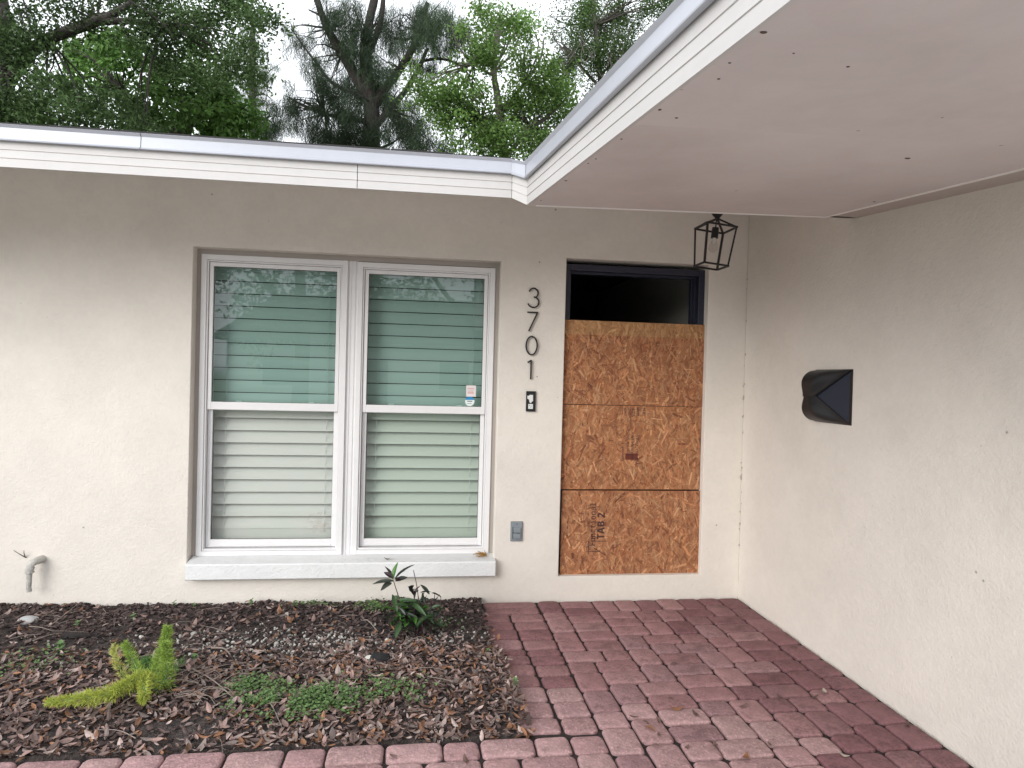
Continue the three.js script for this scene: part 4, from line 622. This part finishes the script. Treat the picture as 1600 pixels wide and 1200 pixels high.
  const n0 = at(757, 864, -0.03), nd = thing('pine_needle_clump', 'clump of orange brown pine needles at the right end of the sill', 'pine needles', [n0.x, 0.29, n0.z]), ng = [];
  for (let k = 0; k < 46; k++) { const a = f() * 6.28, L = rr(0.02, 0.06, f), p = V(n0.x + gauss(f) * 0.018, 0.297 + rr(0, 0.016, f), n0.z + gauss(f) * 0.018); p.x = Math.min(p.x, -1.775); ng.push(beam(p, p.clone().add(V(-Math.abs(Math.cos(a)) * L, rr(-0.004, 0.012, f), Math.sin(a) * L * 0.5)), 0.0022)); }
  obj('needles', ng, std({ color: lin(0.34, 0.19, 0.06), roughness: 0.8 }), nd);
}

// ------------------------------------------------------------------ trees
const barkN = noiseField(256, [[4, 0.4], [16, 0.6], [60, 0.7]], 91);
const bark = (r, g, b) => std({ color: lin(r, g, b), map: texture(256, 256, (x, y) => { const v = toS(clamp(0.7 + 0.6 * barkN[y * 256 + (x * 3) % 256])); return [v, v, v]; }, { srgb: true }), roughness: 0.95, bumpMap: texture(256, 256, (x, y) => { const v = 0.5 + 0.5 * barkN[y * 256 + (x * 3) % 256]; return [v, v, v]; }), bumpScale: 0.03 });
const leafMat = () => phys({ color: lin(1, 1, 1), roughness: 0.7, specularIntensity: 0.35, transmission: 0.32, thickness: 0, side: THREE.DoubleSide });
function sprayGeo(n, L, W, rad, seed, droop = 0) {
  const f = rng(seed), pos = [];
  for (let i = 0; i < n; i++) {
    const d = V(gauss(f), gauss(f) * 0.7 - droop, gauss(f)).normalize(), o = V(gauss(f), gauss(f), gauss(f)).multiplyScalar(rad * 0.5), w = d.clone().cross(V(gauss(f), gauss(f) + 1.2, gauss(f))).normalize().multiplyScalar(W / 2), l = L * rr(0.7, 1.2, f), m = o.clone().addScaledVector(d, l * 0.45), e = o.clone().addScaledVector(d, l), nn = d.clone().cross(w).normalize().multiplyScalar(W * 0.12);
    const a = m.clone().add(w).add(nn), b = m.clone().sub(w).add(nn);
    for (const q of [o, a, e, o, e, b]) pos.push(q.x, q.y, q.z);
  }
  const g = new THREE.BufferGeometry(); g.setAttribute('position', new THREE.Float32BufferAttribute(pos, 3)); g.computeVertexNormals(); return g;
}
const tint = (c, v) => lin(c[0] * v, c[1] * v, c[2] * v);
function crown(tree, clumps, spray, col, per, seed, { gap = 0.0, flat = 0.8, hang = 0, sub = 7 } = {}) {   // clumps: [centre, radius, brightness]
  const f = rng(seed), list = [];
  for (const [c, r, v] of clumps) {
    const subs = Array.from({ length: sub }, () => [c.clone().add(V(gauss(f) * r * 0.5, gauss(f) * r * 0.42, gauss(f) * r * 0.55)), r * rr(0.28, 0.5, f), v * rr(0.72, 1.25, f)]);
    const n = Math.round(per * r * r);
    for (let k = 0; k < n; k++) {
      const [sc, sr, sv] = subs[f() * sub | 0], d = V(gauss(f), gauss(f) * flat, gauss(f)).multiplyScalar(sr * 0.55), p = sc.clone().add(d); if (hang) p.y -= Math.abs(gauss(f)) * hang;
      if (noise3(p.x * 1.5, p.y * 1.5, p.z * 1.5) < gap - 0.32) continue;
      list.push([p, hang ? [rr(-0.3, 0.3, f), f() * 6.28, rr(-0.3, 0.3, f)] : [rr(-0.9, 0.9, f), f() * 6.28, rr(-0.9, 0.9, f)], rr(0.75, 1.25, f), tint(col, sv * rr(0.8, 1.2, f))]);
    }
  }
  const m = scatter('crown', spray, leafMat(), list, tree); m.position.copy(tree.position).negate(); return m;
}
const ptz = (z) => ([x, y, dz = 0]) => at(x, y, z + dz);
function limbs(name, tree, paths, mat) { obj(name, paths.map(([pts, r0, r1]) => taper(pts, r0, r1, Math.max(6, pts.length * 4), 8, 0.12)), mat, tree, { uv: false }); }
function twigs(tree, clumps, from, mat, seed, n = 3) { const f = rng(seed), g = []; for (const [c, r] of clumps) for (let k = 0; k < n; k++) { let best = from[0], bd = 1e9; for (const q of from) { const d = q.distanceTo(c); if (d < bd) { bd = d; best = q; } } const e = c.clone().add(V(gauss(f) * r * 0.6, gauss(f) * r * 0.5, gauss(f) * r * 0.6)), m = best.clone().lerp(e, 0.5).add(V(gauss(f) * 0.15, 0.12 + gauss(f) * 0.12, gauss(f) * 0.15)); g.push(taper([best, m, e], 0.028, 0.006, 5, 5)); } obj('branch', g, mat, tree, { uv: false }); }
const small = sprayGeo(9, 0.085, 0.045, 0.24, 201), big = sprayGeo(7, 0.15, 0.075, 0.26, 202), tiny = sprayGeo(10, 0.07, 0.036, 0.22, 203), needle = sprayGeo(16, 0.26, 0.011, 0.20, 204, 1.3);
function clumpList(z, arr, f) { const s = (4.4 - z) / 1040; return arr.map(([x, y, r, v = 1, dz = 0]) => [at(x, y, z + dz + rr(-1.2, 1.2, f)), r * s, v]); }
{
  const f = rng(701);
  // oak at the left, its trunk just outside the frame
  let z = -11, p = ptz(z), c = clumpList(z, [[15, 40, 55, 0.8], [35, 90, 48, 0.85], [10, 130, 45, 0.8], [45, 165, 58, 1], [100, 195, 52, 1], [20, 205, 48, 0.9], [75, 205, 40, 0.9], [112, 165, 40, 1.05], [95, 18, 26, 0.65], [110, 35, 26, 0.6], [170, 15, 38, 0.8], [215, 25, 46, 0.75], [250, 12, 50, 0.9], [262, 48, 40, 0.75], [300, 25, 52, 1.05], [345, 40, 52, 1.1], [385, 22, 46, 1.1], [412, 38, 26, 1.1], [360, 88, 42, 1.1], [392, 92, 24, 1], [245, 85, 24, 0.7], [320, 100, 36, 1], [160, 205, 52, 1], [205, 195, 36, 0.9], [230, 205, 30, 0.9], [-30, 60, 60, 0.8], [-40, 160, 60, 0.9]], f);
  const oak = thing('oak_tree', 'dark green spreading tree behind the roof at left with an arching limb', 'tree', [at(-25, 250, z).x, -0.09, z]);
  const b0 = V(oak.position.x, -0.3, z), oakB = bark(0.085, 0.072, 0.062);
  limbs('trunk', oak, [[[b0, V(b0.x, 3, z), at(-5, 200, z), at(2, 100, z), at(-5, -40, z)], 0.36, 0.16], [[at(0, 150, z), at(40, 90, z), at(75, 63, z), at(110, 48, z), at(150, 33, z), at(175, 24, z)], 0.13, 0.10], [[at(150, 34, z), at(185, 33, z), at(225, 36, z), at(275, 52, z)], 0.085, 0.04], [[at(172, 25, z), at(200, 8, z), at(240, -20, z)], 0.08, 0.04], [[at(225, 36, z), at(250, 70, z), at(253, 108, z)], 0.025, 0.01], [[at(200, 0, z + 1), at(235, 22, z + 1), at(262, 45, z + 1), at(272, 62, z + 1)], 0.022, 0.008], [[at(212, -4, z + 1), at(240, 16, z + 1), at(275, 20, z + 1)], 0.018, 0.006], [[at(32, 20, z + 1), at(40, 50, z + 1), at(36, 72, z + 1)], 0.02, 0.006], [[at(34, -10, z + 1), at(44, 30, z + 1), at(50, 70, z + 1)], 0.02, 0.005], [[at(130, -10, z), at(129, 10, z), at(127, 38, z)], 0.02, 0.015], [[at(310, 40, z), at(330, 55, z), at(345, 68, z)], 0.022, 0.01]], oakB);
  twigs(oak, c, [at(75, 63, z), at(150, 33, z), at(200, 34, z), at(250, 44, z), at(2, 100, z), at(0, 40, z)], oakB, 702, 2);
  crown(oak, c, small, [0.078, 0.135, 0.044], 430, 703, { gap: 0.08 });
  // bright broad leaved tree in the gap under the oak limb
  z = -14; c = clumpList(z, [[118, 75, 26, 1.2], [140, 100, 36, 1.2], [160, 70, 30, 1.15], [130, 130, 36, 0.95], [170, 130, 30, 1], [185, 90, 30, 1.1], [200, 65, 28, 1.0], [165, 165, 34, 0.85], [270, 100, 40, 0.9], [285, 135, 42, 1], [255, 125, 28, 0.95], [305, 160, 46, 1], [270, 175, 40, 0.85], [340, 150, 42, 0.9], [345, 190, 44, 0.9], [310, 200, 44, 0.85], [375, 180, 36, 1.1], [380, 205, 30, 0.9], [265, 205, 40, 0.8], [300, 70, 26, 1.25], [215, 175, 30, 0.8]], f);
  const bt = thing('broadleaf_tree', 'bright green large leaved tree behind the roof under the oak limb', 'tree', [at(290, 250, z).x, -0.09, z]), x1 = bt.position.x;
  limbs('trunk', bt, [[[V(x1, -0.3, z), V(x1, 3.5, z), at(292, 215, z), at(285, 150, z)], 0.2, 0.09], [[at(291, 220, z), at(240, 180, z), at(190, 140, z), at(150, 110, z)], 0.1, 0.03], [[at(289, 200, z), at(330, 170, z), at(370, 160, z)], 0.08, 0.03]], oakB);
  twigs(bt, c, [at(288, 180, z), at(240, 180, z), at(190, 140, z), at(330, 170, z)], oakB, 705, 2);
  crown(bt, c, big, [0.100, 0.195, 0.042], 270, 706, { gap: 0.06 });
  // hazy pine behind
  z = -21; c = clumpList(z, [[385, 120, 30, 1], [400, 150, 34, 1], [405, 180, 34, 0.9], [420, 200, 30, 0.95], [412, 110, 24, 1], [430, 170, 20, 1], [395, 215, 28, 0.9], [440, 190, 16, 1], [395, 60, 30, 1]], f);
  const pt = thing('pine_tree', 'hazy grey green pine at the edge of the sky gap left of centre', 'tree', [at(398, 250, z).x, -0.09, z]);
  limbs('trunk', pt, [[[V(pt.position.x, -0.3, z), V(pt.position.x, 5, z), at(396, 200, z), at(394, 100, z), at(396, 20, z)], 0.2, 0.08]], oakB);
  twigs(pt, c, [at(396, 200, z), at(395, 150, z), at(394, 100, z)], oakB, 708, 2);
  crown(pt, c, needle, [0.09, 0.125, 0.075], 240, 709, { hang: 0.2, gap: 0.02 });
  // casuarina
  z = -16; c = clumpList(z, [[460, 45, 16, 0.9], [470, 68, 18, 0.9], [486, 92, 18, 0.9], [500, 115, 20, 0.9], [520, 60, 20, 0.9], [515, 30, 22, 1], [535, 18, 26, 1], [548, 50, 26, 0.9], [556, 82, 28, 1], [560, 115, 30, 1.05], [568, 145, 30, 1.05], [565, 175, 28, 0.95], [580, 95, 26, 1], [585, 125, 28, 1], [600, 105, 26, 0.95], [535, 125, 22, 0.9], [520, 150, 24, 0.85], [545, 160, 26, 0.85], [510, 135, 18, 0.85], [450, 150, 20, 0.85], [468, 160, 20, 0.85], [445, 170, 18, 0.85], [490, 170, 16, 0.85], [500, 195, 26, 0.75], [520, 205, 30, 0.7], [540, 195, 30, 0.75], [508, 222, 24, 0.75], [550, 220, 26, 0.75], [530, 228, 22, 0.75], [600, 200, 20, 0.8], [612, 165, 22, 0.9], [630, 160, 24, 0.85], [628, 195, 26, 0.8], [650, 195, 26, 0.85], [640, 220, 28, 0.8], [665, 215, 26, 0.85], [685, 225, 24, 0.8], [600, 140, 18, 0.9], [622, 20, 22, 0.85], [640, 40, 24, 0.8], [615, 60, 20, 0.85], [600, 30, 16, 0.9], [660, 60, 28, 1.15], [680, 35, 34, 1.15], [700, 20, 30, 1.1], [690, 62, 26, 1.05], [715, 50, 22, 1], [660, 20, 26, 0.95], [585, 60, 14, 0.95], [610, 80, 18, 0.85], [645, 90, 16, 0.85], [672, 95, 20, 0.95], [560, 20, 22, 0.9], [575, 200, 18, 0.8], [466, 188, 14, 0.8]], f);
  const cs = thing('casuarina_tree', 'tall dark wispy tree with thick trunk and forked limbs in the middle', 'tree', [at(580, 250, z).x, -0.09, z]), xc = cs.position.x, csB = bark(0.055, 0.045, 0.040);
  limbs('trunk', cs, [[[V(xc, -0.3, z), V(xc, 4, z), at(580, 240, z), at(581, 200, z), at(578, 150, z), at(572, 110, z), at(572, 60, z), at(580, 20, z), at(592, -30, z)], 0.33, 0.10], [[at(578, 160, z), at(556, 120, z), at(535, 85, z), at(512, 45, z), at(500, 15, z), at(490, -20, z)], 0.17, 0.08], [[at(580, 175, z), at(597, 145, z), at(625, 108, z), at(645, 75, z), at(655, 45, z), at(668, 5, z)], 0.15, 0.07], [[at(575, 85, z), at(590, 50, z), at(597, 20, z), at(600, -20, z)], 0.11, 0.06], [[at(581, 205, z), at(605, 175, z), at(635, 140, z), at(655, 105, z), at(668, 75, z)], 0.12, 0.05], [[at(575, 190, z), at(540, 185, z), at(508, 178, z), at(480, 168, z), at(452, 152, z)], 0.09, 0.02], [[at(565, 150, z), at(520, 130, z), at(488, 90, z), at(455, 45, z)], 0.07, 0.015], [[at(660, 95, z), at(690, 92, z), at(718, 102, z), at(735, 120, z)], 0.045, 0.03], [[at(512, 45, z), at(500, 25, z), at(482, 15, z)], 0.05, 0.02], [[at(583, 235, z), at(610, 225, z), at(630, 210, z)], 0.05, 0.02], [[at(615, 60, z), at(636, 62, z), at(650, 50, z)], 0.04, 0.02]], csB);
  twigs(cs, c, [at(578, 160, z), at(535, 85, z), at(512, 45, z), at(625, 108, z), at(655, 45, z), at(572, 60, z), at(508, 178, z), at(605, 175, z), at(640, 130, z), at(581, 210, z)], csB, 711, 3);
  crown(cs, c, needle, [0.056, 0.090, 0.046], 440, 712, { hang: 0.22, sub: 9, flat: 1 });
  // leafy tree to the right of it
  z = -12; c = clumpList(z, [[655, 125, 20, 1.05], [680, 128, 24, 1.15], [705, 150, 30, 1.35], [725, 142, 26, 1.4], [690, 172, 30, 1], [660, 150, 18, 1], [715, 185, 30, 0.95], [745, 165, 24, 1], [735, 60, 24, 1.05], [760, 50, 30, 1], [790, 28, 26, 1.35], [800, 48, 28, 1.3], [825, 50, 22, 1.2], [770, 80, 30, 0.9], [795, 95, 30, 0.85], [745, 100, 24, 0.85], [820, 95, 24, 0.8], [840, 125, 34, 1], [805, 150, 30, 0.95], [830, 170, 36, 0.95], [865, 150, 30, 1], [790, 185, 34, 1], [760, 200, 30, 1], [740, 225, 26, 1.05], [775, 225, 30, 1], [810, 215, 34, 0.95], [840, 210, 32, 0.9], [860, 185, 26, 0.9], [890, 170, 22, 0.9], [720, 230, 16, 1.1], [830, 235, 26, 0.95], [795, 238, 22, 1]], f);
  const rt = thing('broadleaf_tree', 'fresh green airy tree behind the roof valley right of the tall trunk', 'tree', [at(790, 250, z).x, -0.09, z]), xr = rt.position.x, rb = bark(0.16, 0.14, 0.12);
  limbs('trunk', rt, [[[V(xr, -0.3, z), V(xr, 3, z), at(788, 240, z), at(780, 170, z), at(772, 110, z), at(778, 50, z)], 0.16, 0.05], [[at(786, 225, z), at(750, 190, z), at(720, 165, z)], 0.07, 0.02], [[at(780, 180, z), at(820, 130, z), at(845, 90, z), at(850, 60, z)], 0.06, 0.015], [[at(774, 120, z), at(740, 100, z), at(715, 70, z), at(705, 40, z)], 0.04, 0.012], [[at(795, 240, z), at(830, 200, z), at(870, 170, z), at(900, 130, z)], 0.06, 0.015]], rb);
  twigs(rt, c, [at(780, 170, z), at(772, 110, z), at(750, 190, z), at(820, 130, z), at(830, 200, z), at(740, 100, z)], rb, 714, 4);
  crown(rt, c, small, [0.125, 0.22, 0.052], 560, 715, { gap: 0.06 });
  // thin twiggy tree against the porch roof
  z = -15; c = clumpList(z, [[880, 90, 26, 1], [900, 30, 34, 1], [915, 15, 30, 1.1], [935, 50, 30, 0.9], [960, 20, 34, 1], [985, 45, 28, 1.1], [1005, 20, 28, 1], [940, 85, 26, 0.85], [910, 65, 26, 0.9], [970, 70, 26, 0.8], [1040, 12, 24, 0.9], [1055, -5, 26, 0.9], [890, 120, 28, 0.9], [925, 115, 26, 0.8], [875, 60, 18, 1], [860, 25, 14, 1], [950, 105, 20, 0.8]], f);
  const tt = thing('broadleaf_tree', 'thin leaved tree with bare pale twigs above the porch roof edge', 'tree', [at(945, 250, z).x, -0.09, z]), xt = tt.position.x;
  limbs('trunk', tt, [[[V(xt, -0.3, z), V(xt, 4, z), at(945, 200, z), at(938, 120, z), at(930, 40, z), at(925, -20, z)], 0.15, 0.05], [[at(943, 180, z), at(970, 110, z), at(985, 40, z)], 0.06, 0.02], [[at(940, 140, z), at(900, 90, z), at(890, 30, z)], 0.05, 0.015]], rb);
  { const g = []; for (let k = 0; k < 34; k++) { const x = rr(870, 985, f), y = rr(60, 150, f), a = at(x, y, z + 0.8), e = at(x + rr(-26, 26, f), y - rr(20, 50, f), z + 0.8), m = a.clone().lerp(e, 0.5).add(V(rr(-0.12, 0.12, f), 0.05, rr(-0.1, 0.1, f))); g.push(taper([a, m, e], 0.018, 0.006, 5, 5)); } obj('bare_twig', g, bark(0.25, 0.22, 0.2), tt, { uv: false }); }
  twigs(tt, c, [at(938, 120, z), at(930, 40, z), at(970, 110, z), at(900, 90, z)], rb, 717, 3);
  crown(tt, c, tiny, [0.085, 0.15, 0.042], 800, 718, { gap: 0.07 });
  // street trees and a house behind the camera, seen in the window glass
  const back = (x, zz, arr, label, seed) => { const g = rng(seed), t = thing('street_tree', label, 'tree', [x, -0.09, zz]); limbs('trunk', t, [[[V(x, -0.3, zz), V(x + 0.1, 2, zz), V(x, 4, zz), V(x - 0.1, 7, zz)], 0.25, 0.08], [[V(x, 2.5, zz), V(x + 1.2, 4, zz), V(x + 2, 5.5, zz)], 0.1, 0.04], [[V(x, 2.8, zz), V(x - 1.2, 4.2, zz), V(x - 2, 5.4, zz)], 0.1, 0.04]], oakB); crown(t, arr.map(([dx, y, r]) => [V(x + dx, y, zz + rr(-1, 1, g)), r, 1]), big, [0.05, 0.09, 0.03], 105, seed + 1, { gap: 0.04 }); };
  back(-5.6, 14, [[-2.4, 4.6, 1], [-1.2, 3.6, 1.1], [0.2, 4.8, 1.3], [1.2, 3.6, 1.2], [2.2, 4.8, 1.1], [0, 6.6, 1.6], [-2, 6.6, 1.3], [2, 6.4, 1.3], [1, 2.7, 0.8], [-0.6, 2.6, 0.8]], 'leafy street tree across the front lawn at left', 720);
  back(-0.6, 16, [[-2, 4.4, 1.1], [-0.8, 5.4, 1.3], [0.9, 4.6, 1.2], [2, 5.6, 1.2], [0, 7, 1.6], [-1.6, 3.4, 0.7], [1.4, 3.4, 0.8]], 'leafy street tree across the front lawn at right', 730);
  const nb = thing('neighbour_house', 'pale neighbour house across the street', 'house', [-2, -0.09, 26]);
  obj('wall', box(-8, 4, 0, 2.8, -3, 3), std({ color: lin(0.75, 0.75, 0.72) }), nb, { local: true });
  const rs = new THREE.Shape(); rs.moveTo(-8.6, 2.8); rs.lineTo(4.6, 2.8); rs.lineTo(2, 4.6); rs.lineTo(-6, 4.6); rs.closePath();
  obj('roof', new THREE.ExtrudeGeometry(rs, { depth: 7, bevelEnabled: false }).translate(0, 0, -3.5), std({ color: lin(0.16, 0.14, 0.13) }), nb, { local: true });
  for (const x of [-6, 1]) { const w = obj('window', box(x - 0.7, x + 0.7, 0.9, 2.2, -3.05, -2.99), M.vinyl, nb, { local: true }); obj('pane', box(x - 0.6, x + 0.6, 1, 2.1, -3.06, -3.04), M.black, w, { local: true }); }
  obj('door', box(-2.6, -1.7, 0, 2.1, -3.05, -2.99), std({ color: lin(0.2, 0.1, 0.08) }), nb, { local: true });
}
renderer.render(scene, camera);
